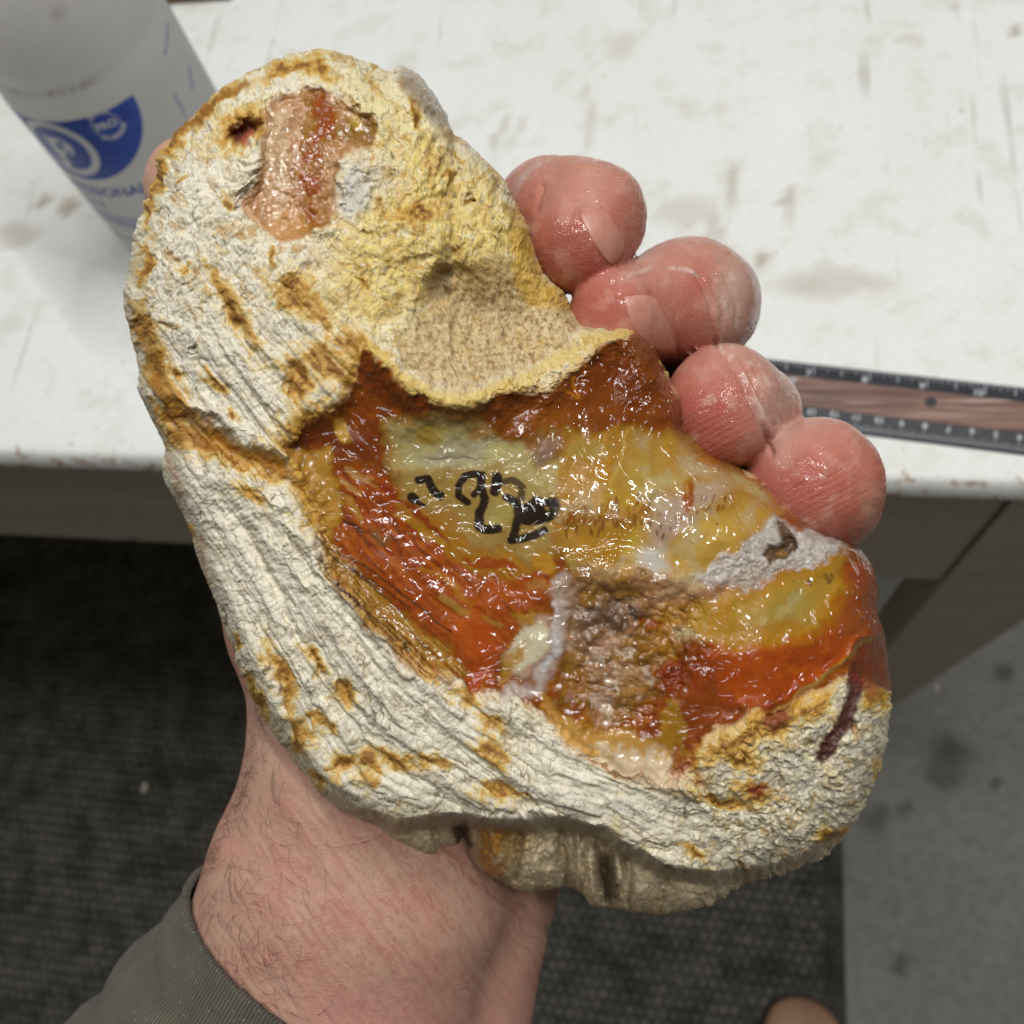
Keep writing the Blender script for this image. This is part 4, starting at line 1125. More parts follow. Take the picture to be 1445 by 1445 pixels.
    lay(frost, C(194, 184, 176)); lay(frost * sstep(.0, .5, n3), C(160, 142, 122), .6); lay(frost * sstep(.2, .6, -n3), C(222, 216, 210), .7); lay(E1(860, 650, 120, 30, -25), C(166, 148, 128), .6)
    lay(P1([(970,420),(1020,430),(1045,510),(1010,580),(950,585),(920,560),(965,500)], 3), C(100, 72, 40), .92); lay(E1(990, 545, 26, 16), C(176, 130, 62), .8)
    hh_ = hot * (1 - lens * .85) * (1 - frost)
    lay(hh_, C(180, 66, 28)); lay(hh_ * sstep(.1, .6, n2), C(198, 84, 36), .7); lay(hh_ * sstep(.2, .6, n4), C(148, 46, 24), .6); lay(hh_ * sstep(.3, .7, gl), C(166, 60, 40), .5); lay(E1(1260, 820, 70, 80, 0, .6), C(160, 76, 48), .6); lay(E1(1320, 700, 40, 60), C(150, 66, 40), .6); lay(E1(680, 1000, 80, 70, 0, .6), C(140, 50, 28), .7)
    lay(A * sstep(18, 3, np.abs(poly_sd(Xw, Yw, z1([(800,700),(1100,590),(1220,540),(1230,690),(1180,800),(1060,880),(850,890),(720,870)]), 40))) * (1 - frost), C(196, 116, 40), .5)
    lay(PM([(965,985),(1010,960),(1020,1010),(985,1050),(962,1100),(952,1080)], 5), C(146, 58, 30), .8); lay(LM([(958,1000),(965,1060),(985,1105)], 4, 4), C(170, 118, 40), .8)
    lay(LM([(1212,940),(1198,1005),(1166,1066)], 11, 4, .6), C(74, 28, 24), .96); lay(EM(1228, 940, 20, 40, 0, .4), C(136, 52, 38), .85)
    lay(EM(1095, 1010, 14, 22, 0, .5), C(120, 44, 26), .85); lay(EM(1070, 1114, 12, 12, 0, .5), C(128, 54, 30), .9)
    lay(LM([(1228,900),(1150,965),(1092,1004)], 2, 3, .5), C(176, 140, 76), .8)
    # upper quartz patch
    lay(quartz, C(176, 126, 84)); lay(quartz * sstep(.0, .5, n3), C(192, 154, 116), .6); lay(quartz * EM(390, 210, 24, 66, 0, .6), C(182, 152, 118), .85)
    lay(quartz * LM([(445,150),(450,200),(430,250),(440,310)], 20, 12), C(146, 70, 38), .85); lay(quartz * EM(462, 172, 20, 34), C(146, 56, 22), .9); lay(quartz * EM(440, 280, 26, 28), C(168, 92, 68), .6)
    qa = voro(Xf / 11, Yf / 11, 41)[2]
    lay(quartz * sstep(.6, .9, qa), C(214, 190, 160), .5); lay(quartz * sstep(.4, .1, qa), C(130, 86, 50), .45)
    lay(quartz * EM(408, 318, 26, 16, 0, .6), C(196, 146, 82), .6); lay(quartz * LM([(452,140),(456,190),(434,245),(440,300)], 13, 12), C(146, 54, 24), .75); lay(quartz * EM(508, 184, 30, 20, 20), C(132, 92, 28), .9); lay(quartz * EM(502, 172, 14, 8, 30), C(190, 158, 70), .7); lay(quartz * EM(470, 240, 8, 40), C(170, 130, 84), .6)
    lay(EM(500, 265, 18, 42, 12, .5), C(196, 194, 188), .7)
    lay(crys, C(150, 132, 112), .85)
    # underside colours
    lay(under * sstep(1110, 1160, Y), C(206, 186, 150), .75); lay(under * EM(700, 1195, 30, 42, 8, .3), C(178, 122, 44), .95); lay(under * EM(735, 1180, 18, 40, 20, .5), C(200, 172, 118), .7)
    lay(under * sstep(.1, .5, n2) * sstep(1130, 1170, Y), C(206, 190, 158), .6); lay(under * EM(656, 1180, 12, 30), C(70, 44, 22), .8); lay(under * EM(858, 1240, 12, 34), C(80, 62, 42), .7)  # shade of the two clefts is put into the colour

    # ---- marker strokes
    def zc(p): return (540 + p[0] / 5.16, 640 + p[1] / 5.16)
    ink = np.zeros(X.shape); ink2 = ink.copy()
    Xi, Yi = X + 1.2 * w3, Y + 1.2 * w4
    for pts, w in [([(262,192),(330,185),(345,225),(385,290),(422,308)], 29), ([(215,318),(235,335)], 34), ([(235,350),(300,378)], 14), ([(615,355),(550,305),(552,230),(605,160),(690,148),(722,190),(700,260),(665,300)], 26),
                   ([(720,160),(715,240),(742,320),(732,380),(702,440),(702,535),(765,556),(838,548)], 32), ([(832,172),(818,275)], 36), ([(905,320),(965,355)], 30), ([(985,470),(962,570),(935,630),(1010,622),(1095,598),(1175,560)], 30)]:
        ink = np.maximum(ink, sstep(w / 4.9 + 1.3, w / 4.9 - 1.3, line_d(Xi, Yi, [zc(p) for p in pts], 20)))
    ink = np.maximum(ink, sstep(1.5, -1.5, poly_sd(Xi, Yi, [zc(p) for p in [(950,375),(1040,358),(1100,310),(1180,322),(1275,318),(1298,370),(1272,470),(1180,512),(1060,525),(1000,515),(960,470)]], 20)))
    ink = ink * (1 - 0.8 * sstep(3.2, 2.0, line_d(Xi, Yi, [zc((1195, 395)), zc((1200, 405))], 10)))
    ink2 = sstep(25 / 5.16 + 1.5, 25 / 5.16 - 1.5, line_d(Xi, Yi, [zc(p) for p in [(870,205),(950,192),(1020,250),(1012,320),(960,350)]], 20))
    ink *= sstep(-1.0, -.6, n3)
    lay(ink2, C(62, 48, 36), .85); lay(ink, C(24, 15, 15), .97); lay(ink * sstep(.1, .6, n2), C(58, 42, 34), .5)
    mx = col.max(-1) + 1e-4; sat = (1 - col.min(-1) / mx) * np.maximum(A, .7 * quartz) * (1 - ink)
    redness = np.clip((col[..., 0] - 2.0 * col[..., 1]) / mx * 2.5, 0, 1) * np.maximum(A, quartz)
    col[..., 0] *= (1 - .06 * sat - .06 * redness); col[..., 1] *= (1 - .08 * sat + .22 * redness); col[..., 2] *= (1 - .12 * sat - .45 * redness)
    lay(A * (1 - redness) * sstep(.1, .55, fbm(Xw / 50, Yw / 50, 99, 3)) * hon, C(186, 178, 150), .35)
    col[..., 1] *= 1 + .08 * redness
    col *= (1 - (.17 * (1 - redness) * sat + .10 + .12 * redness) * A)[..., None]
    # small overall grain
    col *= (1 + 0.10 * micro + 0.05 * n3)[..., None]
    col = np.clip(col, 0.004, 0.9)

    wet = np.clip(np.maximum.reduce([A, quartz * .95, vug, liplow * .6, halo * .35, fan * .7, EM(470, 640, 50, 60) * .6, EM(335, 640, 70, 22, 20) * .5, scal * .22, crys * .6, frost * .5]) * (1 - .55 * frost), 0, 1)
    sss = np.clip(np.maximum.reduce([A * .8, quartz, crys]) - ink, 0, 1)
    face_id = np.zeros(X.shape, np.int8)
    face_id[A > .5] = 1; face_id[(vug > .5)] = 2; face_id[quartz > .5] = 3; face_id[(ink > .5) | (ink2 > .5)] = 4; face_id[crys > .5] = 5
    return X, Y, th, P, col, wet, sss, face_id

sX, sY, sth, sP, scol, swet, ssss, sid = build_stone()

def stone_material():
    t = NT('stone')
    v = t.coord(scale=(1000, 1000, 1000))          # millimetres
    col = t.attr('Col'); wet = t.attr('wet', 'Fac'); sss = t.attr('sss', 'Fac')
    f1 = t.noise(v, 2.2, 5, 0.7)
    c = t.mix(t.math('MULTIPLY', t.math('SUBTRACT', 1.0, wet), 0.55), col, t.mix(1.0, col, t.ramp(f1, [(0.28, 0.45), (0.5, 0.92), (0.7, 1.0)]), 'MULTIPLY'))
    dry_b = t.bump(t.math('MULTIPLY', f1, t.math('SUBTRACT', 1.0, wet)), 0.30, 0.0004)
    def ridge(scale, dist, power, off, mul):
        n_ = t.noise(t.n('ShaderNodeVectorMath', {0: v, 1: (off, off, off)}, operation='ADD').outputs[0], scale, 0.0, 0.4, dist)
        r_ = t.math('SUBTRACT', 1.0, t.math('ABSOLUTE', t.math('MULTIPLY', t.math('SUBTRACT', n_, 0.5), mul)))
        return t.math('POWER', t.math('MAXIMUM', r_, 0.0), power)
    film = t.math('ADD', t.math('MULTIPLY', ridge(0.11, 2.4, 1.6, 3.0, 7.0), 0.60), t.math('MULTIPLY', ridge(0.20, 2.2, 1.6, 40.0, 7.0), 0.22))
    film = t.math('ADD', film, t.math('MULTIPLY', t.noise(v, 0.16, 1, 0.3, 0.8), 0.6))
    film = t.math('MULTIPLY', film, t.ramp(t.noise(v, 0.06, 2, 0.5), [(0.43, 0.18), (0.62, 1.10)]))
    coat_b = t.bump(film, 1.0, 0.0010)
    t.p(Base_Color=c, Normal=dry_b)
    rough = t.n('ShaderNodeMapRange', {'Value': wet, 'To Min': 0.62, 'To Max': 0.30}).outputs[0]
    t.p(Roughness=rough)
    t.set(t.b.inputs['Specular IOR Level'], t.n('ShaderNodeMapRange', {'Value': wet, 'To Min': 0.4, 'To Max': 0.12}).outputs[0])
    t.set(t.b.inputs['Coat Weight'], wet)
    t.b.inputs['Coat Roughness'].default_value = 0.04
    t.b.inputs['Coat IOR'].default_value = 1.5
    t.set(t.b.inputs['Coat Normal'], coat_b)
    t.set(t.b.inputs['Subsurface Weight'], t.math('MULTIPLY', sss, 0.0))
    t.b.inputs['Subsurface Radius'].default_value = (0.0022, 0.0012, 0.0006)
    t.b.inputs['Subsurface Scale'].default_value = 1.0
    return t.m
MST = stone_material()

def make_stone():
    n = NG
    idx = np.arange(n * n).reshape(n, n)
    Fq = np.stack([idx[:-1, :-1], idx[1:, :-1], idx[1:, 1:], idx[:-1, 1:]], -1).reshape(-1, 4)
    V = sP.reshape(-1, 3); colr = scol.reshape(-1, 3); wet = swet.ravel(); ss = ssss.ravel()
    fid = sid[:-1, :-1].ravel()
    # back: the rim loop gathered inwards behind
    ring = np.concatenate([idx[0, :], idx[1:, -1], idx[-1, -2::-1], idx[-2:0:-1, 0]])
    m = len(ring); M = 26
    thr = sth.ravel()[ring]; R0 = V[ring]
    px0 = R0[:, 0] / -R0[:, 2] * F; py0 = R0[:, 1] / -R0[:, 2] * F; d0 = -R0[:, 2]
    cxp, cyp = SCX - CC, -(SCY - CC)
    BV = []; BC = []
    for k in range(1, M + 1):
        s = math.cos(k / M * math.pi / 2) if k < M else 0.0
        dep = d0 * s + (205 * DS) * (1 - s) + 36 * DS * math.sqrt(max(0, 1 - s * s))
        qx = cxp + (px0 - cxp) * s; qy = cyp + (py0 - cyp) * s
        dep = dep + 1.6 * fbm(qx / 40, qy / 40, 77, 4)
        BV.append(np.stack([qx / F * dep, qy / F * dep, -dep], -1))
        c_ = s2l((206, 196, 168)) * .72 * (1 + .2 * fbm(qx / 30, qy / 30, 78, 3))[:, None]
        ka = min(1, k / 4); BC.append(colr[ring] * (1 - ka) + c_ * ka)
    nb = len(V)
    V = np.concatenate([V] + BV); colr = np.concatenate([colr] + BC)
    wet = np.concatenate([wet, np.zeros(m * M)]); ss = np.concatenate([ss, np.zeros(m * M)])
    kk = np.arange(m); BF = []
    prev = ring
    for k in range(M):
        cur = nb + k * m + kk
        BF.append(np.stack([prev, np.roll(prev, -1), np.roll(cur, -1), cur], -1)); prev = cur
    BF = np.concatenate(BF)
    Fall = np.concatenate([Fq, BF]); fid = np.concatenate([fid, np.zeros(len(BF), np.int8)])
    W = cam2world(V / 1000.0)
    # vertex normals of the whole solid so that the parts meet without seams
    a, b, c, d = (W[Fall[:, i]] for i in range(4))
    fn = np.cross(c - a, d - b)
    ctr = W.mean(0)
    f0 = len(Fq) // 2
    if fn[f0] @ (CAM - W[Fall[f0, 0]]) < 0:
        Fq_flip = Fall[:len(Fq), ::-1].copy(); Fall[:len(Fq)] = Fq_flip; fn[:len(Fq)] *= -1
    bf = slice(len(Fq), None)
    out = ((W[Fall[bf]].mean(1) - ctr) * fn[bf]).sum(1).mean()
    if out < 0: Fall[bf] = Fall[bf][:, ::-1].copy(); fn[bf] *= -1
    vn = np.zeros_like(W)
    for i in range(4):
        for ax in range(3): vn[:, ax] += np.bincount(Fall[:, i], fn[:, ax], len(W))
    vn /= np.linalg.norm(vn, axis=1, keepdims=True) + 1e-15
    base = W[np.argmin(W[:, 2])]
    root = tag(empty('agate_stone', (ctr[0], ctr[1], base[2])), 'large cream and rust rock with a wet red and yellow agate face, held in hand', 'rock')
    names = {0: 'rind', 1: 'agate_window', 2: 'crystal_hollow', 3: 'quartz_patch', 4: 'marker_number', 5: 'quartz_knob'}
    labs = {1: 'glossy red, orange and yellow agate face', 2: 'brown crystal lined hollow', 3: 'pinkish quartz patch near the top', 4: 'black hand written marker number'}
    for i, nm in names.items():
        sel = Fall[fid == i]
        if not len(sel): continue
        use, inv = np.unique(sel, return_inverse=True)
        me = mesh_np(nm, W[use], inv.reshape(-1, 4))
        col_attr(me, 'Col', colr[use]); flt_attr(me, 'wet', wet[use]); flt_attr(me, 'sss', ss[use])
        me.normals_split_custom_set_from_vertices(vn[use].astype(np.float32))
        o = link(nm, me, MST, root)
        if i in labs: o['label'] = labs[i]
    return root
make_stone()
# ================================================================== HAND
def cpt(px, py, d):
    d = d * DS
    return np.array([(px - CC) / F * d, -(py - CC) / F * d, -d])

def smin(a, b, k):
    h = np.clip(k - np.abs(a - b), 0, None) / k
    return np.minimum(a, b) - h * h * k * 0.25

def rcone(P, a, b, r1, r2):
    ba = b - a; l2 = float(ba @ ba)
    x, y, z = (P[:, i] - a[i] for i in range(3))
    t = np.clip((x * ba[0] + y * ba[1] + z * ba[2]) / l2, 0, 1)
    x = x - t * ba[0]; y = y - t * ba[1]; z = z - t * ba[2]
    return np.sqrt(x * x + y * y + z * z) - (r1 + (r2 - r1) * t * t * (3 - 2 * t))

def chain(P, pts, k=3.0):
    f = None
    for (p, q) in zip(pts[:-1], pts[1:]):
        a, b = cpt(*p[:3]), cpt(*q[:3])
        d = rcone(P, a, b, p[3] * p[2] * DS / F, q[3] * q[2] * DS / F)
        f = d if f is None else smin(f, d, k)
    return f

THUMB = [(542,1040,252,165),(447,880,254,120),(398,760,256,104),(345,540,256,88),(300,380,246,78),(279,266,228,72)]
INDEX = [(600,660,282,85),(690,400,276,82),(775,300,246,68),(800,306,230,72),(836,308,222,67),(816,344,216,70)]
MIDDLE = [(720,720,282,85),(880,480,274,85),(985,430,246,78),(972,428,234,83),(870,447,216,68)]
RING = [(800,800,282,85),(960,600,270,80),(1058,592,240,60),(1050,588,228,72),(1022,568,219,75),(1014,590,216,72)]
PINKY = [(820,900,280,80),(1000,800,266,78),(1122,730,240,76),(1152,700,228,80),(1152,678,220,80),(1132,684,217,77)]
WRIST1 = [(545,1020,256,148),(464,1235,256,164),(392,1430,262,172),(170,1800,276,190)]
WRIST2 = [(590,1020,262,150),(560,1230,258,165),(500,1420,264,178),(280,1800,280,200)]
HYPO = [(720,960,284,130),(688,1170,274,118),(628,1400,276,122),(430,1800,292,180)]
PALM = [(560,1000,286,150),(600,760,288,150)]
PALM2 = [(720,960,290,140),(760,780,290,130)]

def arm_sdf(P):
    f = smin(chain(P, WRIST1), chain(P, WRIST2), 16.0)
    return smin(f, chain(P, HYPO), 5.0)
def hand_sdf(P):
    f = arm_sdf(P)
    f = smin(f, chain(P, THUMB), 12.0)
    pal = smin(chain(P, PALM), chain(P, PALM2), 14.0)
    f = smin(f, pal, 9.0)
    fi = chain(P, INDEX, 5.0)
    for c, k in ((MIDDLE, 5.0), (RING, 4.0), (PINKY, 5.0)):
        fi = smin(fi, chain(P, c, k), 1.0)
    f = smin(f, fi, 5.0)
    return np.maximum(f, -(P[:, 1] + 158.0))

def grid_eval(fn, lo, hi, h, c=5):
    """distance grid: coarse everywhere, exact only near the surface"""
    n = [((int((b - a) / h) // c) + 1) * c + 1 for a, b in zip(lo, hi)]
    ax = [lo[i] + h * np.arange(n[i]) for i in range(3)]
    cx = [a[::c] for a in ax]
    G = np.stack(np.meshgrid(*cx, indexing='ij'), -1).reshape(-1, 3)
    cv = fn(G).reshape([len(a) for a in cx]).astype(np.float32)
    out = np.repeat(np.repeat(np.repeat(cv, c, 0), c, 1), c, 2)[:n[0], :n[1], :n[2]]
    idx = np.argwhere(np.abs(out) < c * h * 1.9)
    P = np.array(lo) + h * idx
    for k in range(0, len(P), 200000):
        i = idx[k:k + 200000]
        out[i[:, 0], i[:, 1], i[:, 2]] = fn(P[k:k + 200000])
    return out

def surface_nets(v, lo, h):
    ins = v < 0
    nx, ny, nz = v.shape
    cnt = np.zeros((nx - 1, ny - 1, nz - 1), np.int8)
    for a in (0, 1):
        for b in (0, 1):
            for c in (0, 1):
                cnt += ins[a:nx - 1 + a, b:ny - 1 + b, c:nz - 1 + c]
    act = np.argwhere((cnt > 0) & (cnt < 8))
    ids = np.full(cnt.shape, -1, np.int32); ids[tuple(act.T)] = np.arange(len(act))
    s = np.zeros((len(act), 3)); w = np.zeros(len(act))
    offs = [(a, b, c) for a in (0, 1) for b in (0, 1) for c in (0, 1)]
    for o in offs:
        for ax in range(3):
            if o[ax]: continue
            o2 = list(o); o2[ax] = 1
            v0 = v[act[:, 0] + o[0], act[:, 1] + o[1], act[:, 2] + o[2]]
            v1 = v[act[:, 0] + o2[0], act[:, 1] + o2[1], act[:, 2] + o2[2]]
            m = (v0 < 0) != (v1 < 0)
            t = np.where(m, v0 / np.where(m, v0 - v1, 1), 0)
            p = np.tile(np.array(o, float), (len(act), 1)); p[:, ax] += t
            s[m] += p[m]; w[m] += 1
    V = np.array(lo) + h * (act + s / w[:, None])
    Fq = []
    for ax in range(3):
        b, c = [(1, 2), (2, 0), (0, 1)][ax]
        sl0 = [slice(None)] * 3; sl1 = [slice(None)] * 3
        sl0[ax] = slice(0, -1); sl1[ax] = slice(1, None)
        ch = np.argwhere(ins[tuple(sl0)] != ins[tuple(sl1)])
        ok = (ch[:, b] > 0) & (ch[:, c] > 0) & (ch[:, b] < v.shape[b] - 1) & (ch[:, c] < v.shape[c] - 1)
        ch = ch[ok]
        q = []
        for db, dc in ((-1, -1), (0, -1), (0, 0), (-1, 0)):
            cc = ch.copy(); cc[:, b] += db; cc[:, c] += dc
            q.append(ids[tuple(cc.T)])
        q = np.stack(q, -1)
        fl = ~ins[tuple(sl0)][tuple(ch.T)]
        q[fl] = q[fl][:, ::-1]
        Fq.append(q)
    return V, np.concatenate(Fq)

def grad(fn, P, e=0.15):
    g = np.empty_like(P)
    for i in range(3):
        d = np.zeros(3); d[i] = e
        g[:, i] = fn(P + d) - fn(P - d)
    return g / (np.linalg.norm(g, axis=1, keepdims=True) + 1e-12)

def snap(fn, P, it=2):
    for _ in range(it):
        P = P - grad(fn, P) * np.clip(fn(P), -1, 1)[:, None] * 0.9
    return P

def march(fn, px, py, d0=150.0, n=60):
    """first hit of the sight lines with a body (camera-space mm)"""
    r = ray_n(px, py); r = r / np.linalg.norm(r, axis=-1, keepdims=True)
    t = np.full(len(r), d0)
    for _ in range(n):
        t = t + fn(r * t[:, None]) * 0.8
    return r * t[:, None], np.abs(fn(r * t[:, None])) < 0.5

def subdiv(V, Fq):
    """split every quad in four"""
    n = len(V)
    e = np.stack([Fq, np.roll(Fq, -1, 1)], -1).reshape(-1, 2); e.sort(1)
    key, inv = np.unique(e[:, 0].astype(np.int64) * n + e[:, 1], return_inverse=True)
    ev = np.stack([key // n, key % n], -1)
    em = V[ev].mean(1); fm = V[Fq].mean(1)
    ei = n + inv.reshape(-1, 4); fi = n + len(ev) + np.arange(len(Fq))
    out = [np.stack([Fq[:, k], ei[:, k], fi, ei[:, k - 1]], -1) for k in range(4)]
    return np.concatenate([V, em, fm]), np.concatenate(out)

def vnormals(V, Fq):
    fn = np.cross(V[Fq[:, 2]] - V[Fq[:, 0]], V[Fq[:, 3]] - V[Fq[:, 1]])
    vn = np.zeros_like(V)
    for i in range(4):
        for ax in range(3): vn[:, ax] += np.bincount(Fq[:, i], fn[:, ax], len(V))
    return vn / (np.linalg.norm(vn, axis=1, keepdims=True) + 1e-12)

def proj(P):
    return P[:, 0] / -P[:, 2] * F + CC, -P[:, 1] / -P[:, 2] * F + CC

def make_hand():
    lo, hi, h = (-98.0, -160.0, -250.0), (84.0, 92.0, -148.0), 1.0
    g = grid_eval(hand_sdf, lo, hi, h)
    V, Fq = surface_nets(g, lo, h)
    V, Fq = subdiv(V, Fq)
    N = vnormals(V, Fq)
    if (N[::997] * grad(hand_sdf, V[::997])).sum() < 0: N = -N; Fq = Fq[:, ::-1]
    V = V - N * np.clip(hand_sdf(V), -1, 1)[:, None] * 0.9
    N = vnormals(V, Fq)
    px, py = proj(V)
    w1 = fbm(px / 40, py / 40, 81, 3); w2 = fbm(px / 40, py / 40, 82, 3)
    # --- skin relief (mm)
    d = 0.12 * fbm(px / 30, py / 30, 83, 4)
    def crease(pts, wd, dep, wob=4):
        return -dep * np.exp(-(line_d(px + wob * w1, py + wob * w2, pts) / wd) ** 2)
    front = N[:, 2] > -0.2
    # finger joints
    d += front * (crease([(1026,500),(1048,540),(1072,590),(1090,640)], 4, .95, 3) + crease([(1044,505),(1070,550),(1092,600)], 3, .5, 3) + crease([(1062,520),(1088,560),(1104,600)], 2.5, .25, 3)
                  + crease([(985,385),(1002,430),(1012,500)], 3.5, .6, 3) + crease([(1004,400),(1020,440),(1020,490)], 2.5, .25, 3) + crease([(1024,390),(1040,430),(1036,480)], 2.5, .2, 3)
                  + crease([(764,262),(756,300)], 4, .6, 2) + crease([(780,245),(815,238),(838,250)], 3, .2, 3) + crease([(830,270),(833,284),(812,300)], 3.5, .4, 1)
                  + crease([(862,400),(930,385),(985,390)], 5, .35, 4) + crease([(918,412),(952,445),(958,505)], 3, .35, 1) + crease([(838,284),(874,325),(874,378)], 3.2, .4, 1))
    ff = ((px > 715) & (py < 790)).astype(float)
    d += ff * (0.22 * fbm(px / 70, py / 70, 101, 1) + 0.08 * ridged(px / 26 + w1, py / 9 + w2, 102, 2) + 0.03 * fbm(px / 6, py / 6, 103, 2))
    # long fine wrinkles over the heel of the thumb, and the palm line
    al = math.radians(52); ux, uy = px * math.cos(al) + py * math.sin(al), -px * math.sin(al) + py * math.cos(al)
    wm = sstep(1080, 1200, py) * sstep(250, 420, px)
    lines = ridged(ux / 260 + .4 * w1, (uy + 9 * w1) / 11.0, 86, 2)
    d += wm * 0.16 * (lines - .55) + wm * 0.06 * ridged(ux / 120, (uy + 6 * w2) / 5.5, 87, 2)
    d += crease([(600,1190),(650,1222),(720,1275),(800,1330)], 6, .9, 6) + crease([(470,1250),(560,1350),(640,1450)], 5, .18, 10) + crease([(420,1290),(500,1400)], 5, .15, 10)
    V2 = V + N * d[:, None]
    # --- colour
    col = np.empty((len(V), 3)); col[:] = s2l((202, 158, 138)) * 0.84
    def lay(m, c, a=1.0):
        m = (np.clip(m, 0, 1) * a)[:, None]; col[:] = col * (1 - m) + s2l(c) * 0.84 * m
    m1 = fbm(px / 70, py / 70, 91, 4); m2 = fbm(px / 22, py / 22, 92, 4)
    lay(sstep(0, .5, m1), (206, 148, 130), .5); lay(sstep(0, .5, -m1), (208, 170, 148), .6); lay(sstep(.1, .6, m2), (200, 140, 124), .25)
    lay(wm * sstep(.45, .8, lines), (176, 112, 96), .5); lay(sstep(1330, 1445, py) * sstep(350, 480, px), (204, 150, 138), .5)
    fing = (px > 715) & (py < 790)
    fm = fing.astype(float)
    lay(fm, (194, 122, 102), .9)
    for cx, cy, rx, ry, c, a in [(790,350,50,60,(160,68,52),.7),(840,370,40,40,(172,76,64),.65),(860,260,60,30,(204,146,130),.7),(850,430,48,44,(184,84,70),.7),(990,400,24,50,(188,92,76),.6),(1040,420,30,80,(206,160,144),.8),
                                 (1000,580,60,70,(172,70,58),.8),(985,525,30,30,(196,108,92),.6),(1095,590,30,60,(206,156,142),.8),(1120,670,60,60,(172,70,58),.8),(1200,700,50,70,(190,96,78),.6),(1160,615,60,26,(202,120,102),.7), (1225,730,20,50,(214,160,130),.6)]:  # pad reds, deepened to carry the fingers' shade in the skin colour
        lay(gau(px, py, cx, cy, rx, ry) * fm, c, a)
    m3 = fbm(px / 34, py / 34, 104, 4)
    lay(fm * sstep(.1, .5, m3), (186, 98, 84), .35); lay(fm * sstep(.1, .5, -m3), (210, 158, 140), .5)
    lay(fm * np.clip(N[:, 1] * 1.1 - .25, 0, 1), (212, 164, 148), .65)  # sides facing up painted paler, as lit from above
    # whitish streaks of the wet film, put into the colour along joint creases
    for pts, w in [([(1032,500),(1056,540),(1080,592),(1096,640)], 2.5), ([(1052,505),(1078,548),(1098,600)], 1.6), ([(1070,515),(1096,556),(1112,606)], 1.6), ([(1012,395),(1026,440),(1018,495)], 2.0), ([(1030,385),(1044,430),(1034,488)], 1.6), ([(880,392),(930,372),(985,384)], 1.6)]:
        lay(fm * sstep(w + 2.5, w - 1, line_d(px + 5 * w1 + 2 * m2, py + 5 * w2, pts)) * sstep(-.3, .3, m2), (232, 214, 204), .6)
    lay(fm * gau(px, py, 1100, 575, 26, 70), (206, 172, 158), .6); lay(fm * gau(px, py, 1036, 425, 26, 70), (206, 176, 160), .6)
    col *= (1 + .05 * m2)[:, None]
    wet = fm * np.clip(0.55 + 0.8 * fbm(px / 50, py / 50, 95, 3), .25, 1)
    wet = np.maximum(wet, fm * gau(px, py, 1060, 560, 70, 90)); wet = np.maximum(wet, fm * gau(px, py, 1020, 430, 50, 80))
    prn = fm * np.maximum(gau(px, py, 1150, 690, 70, 70), gau(px, py, 1000, 600, 60, 60))
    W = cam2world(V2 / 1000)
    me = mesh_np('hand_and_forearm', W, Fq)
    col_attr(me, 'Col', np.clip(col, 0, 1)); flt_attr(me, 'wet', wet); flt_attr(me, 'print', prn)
    uv = np.stack([px / 1000, py / 1000, np.zeros_like(px)], -1)
    at = me.attributes.new('skin_map', 'FLOAT_VECTOR', 'POINT'); at.data.foreach_set('vector', uv.astype(np.float32).ravel())
    return me

def skin_material():
    t = NT('skin')
    v = t.coord(scale=(1000, 1000, 1000))
    col = t.attr('Col'); wet = t.attr('wet', 'Fac'); prn = t.attr('print', 'Fac')
    sm = t.attr('skin_map', 'Vector')
    n = t.noise(v, 0.9, 4, 0.6)
    c = t.mix(0.30, col, t.mix(1.0, col, t.ramp(n, [(0.3, (0.88, 0.78, 0.75, 1)), (0.6, (1, 1, 1, 1))]), 'MULTIPLY'))
    fine = t.n('ShaderNodeTexVoronoi', {'Vector': v, 'Scale': 2.6}, feature='DISTANCE_TO_EDGE').outputs[0]
    mp = t.n('ShaderNodeMapping', {'Vector': sm, 'Rotation': (0, 0, math.radians(-62))}).outputs[0]
    wv = t.n('ShaderNodeTexWave', {'Vector': mp, 'Scale': 36.0, 'Distortion': 3.0, 'Detail': 1.0, 'Detail Scale': 0.6}).outputs[1]
    h = t.math('ADD', t.math('MULTIPLY', t.ramp(fine, [(0.0, 0.0), (0.25, 1.0)]), 0.5), t.math('MULTIPLY', t.math('MULTIPLY', wv, prn), 0.5))
    b1 = t.bump(h, 0.65, 0.00024)
    rn = t.noise(v, 0.16, 1.0, 0.4, 1.8)
    rg = t.math('POWER', t.math('MAXIMUM', t.math('SUBTRACT', 1.0, t.math('ABSOLUTE', t.math('MULTIPLY', t.math('SUBTRACT', rn, 0.5), 7.0))), 0.0), 1.6)
    film = t.math('ADD', t.math('MULTIPLY', t.noise(v, 0.30, 3, 0.55, 1.2), 0.35), t.math('MULTIPLY', rg, 0.12))
    b2 = t.bump(film, 1.0, 0.0010)
    t.p(Base_Color=c, Normal=b1)
    t.p(Roughness=t.n('ShaderNodeMapRange', {'Value': wet, 'To Min': 0.55, 'To Max': 0.42}).outputs[0])
    t.set(t.b.inputs['Coat Weight'], t.math('MULTIPLY', wet, 0.85))
    t.b.inputs['Coat Roughness'].default_value = 0.06
    t.b.inputs['Coat IOR'].default_value = 1.36
    t.set(t.b.inputs['Coat Normal'], b2)
    t.b.inputs['Subsurface Weight'].default_value = 0.22
    t.b.inputs['Subsurface Radius'].default_value = (0.0024, 0.0011, 0.0008)
    t.b.inputs['Subsurface Scale'].default_value = 0.8
    t.b.inputs['Specular IOR Level'].default_value = 0.4
    return t.m
MSK = skin_material()
hc = cam2world(cpt(520, 1250, 262) / 1000)
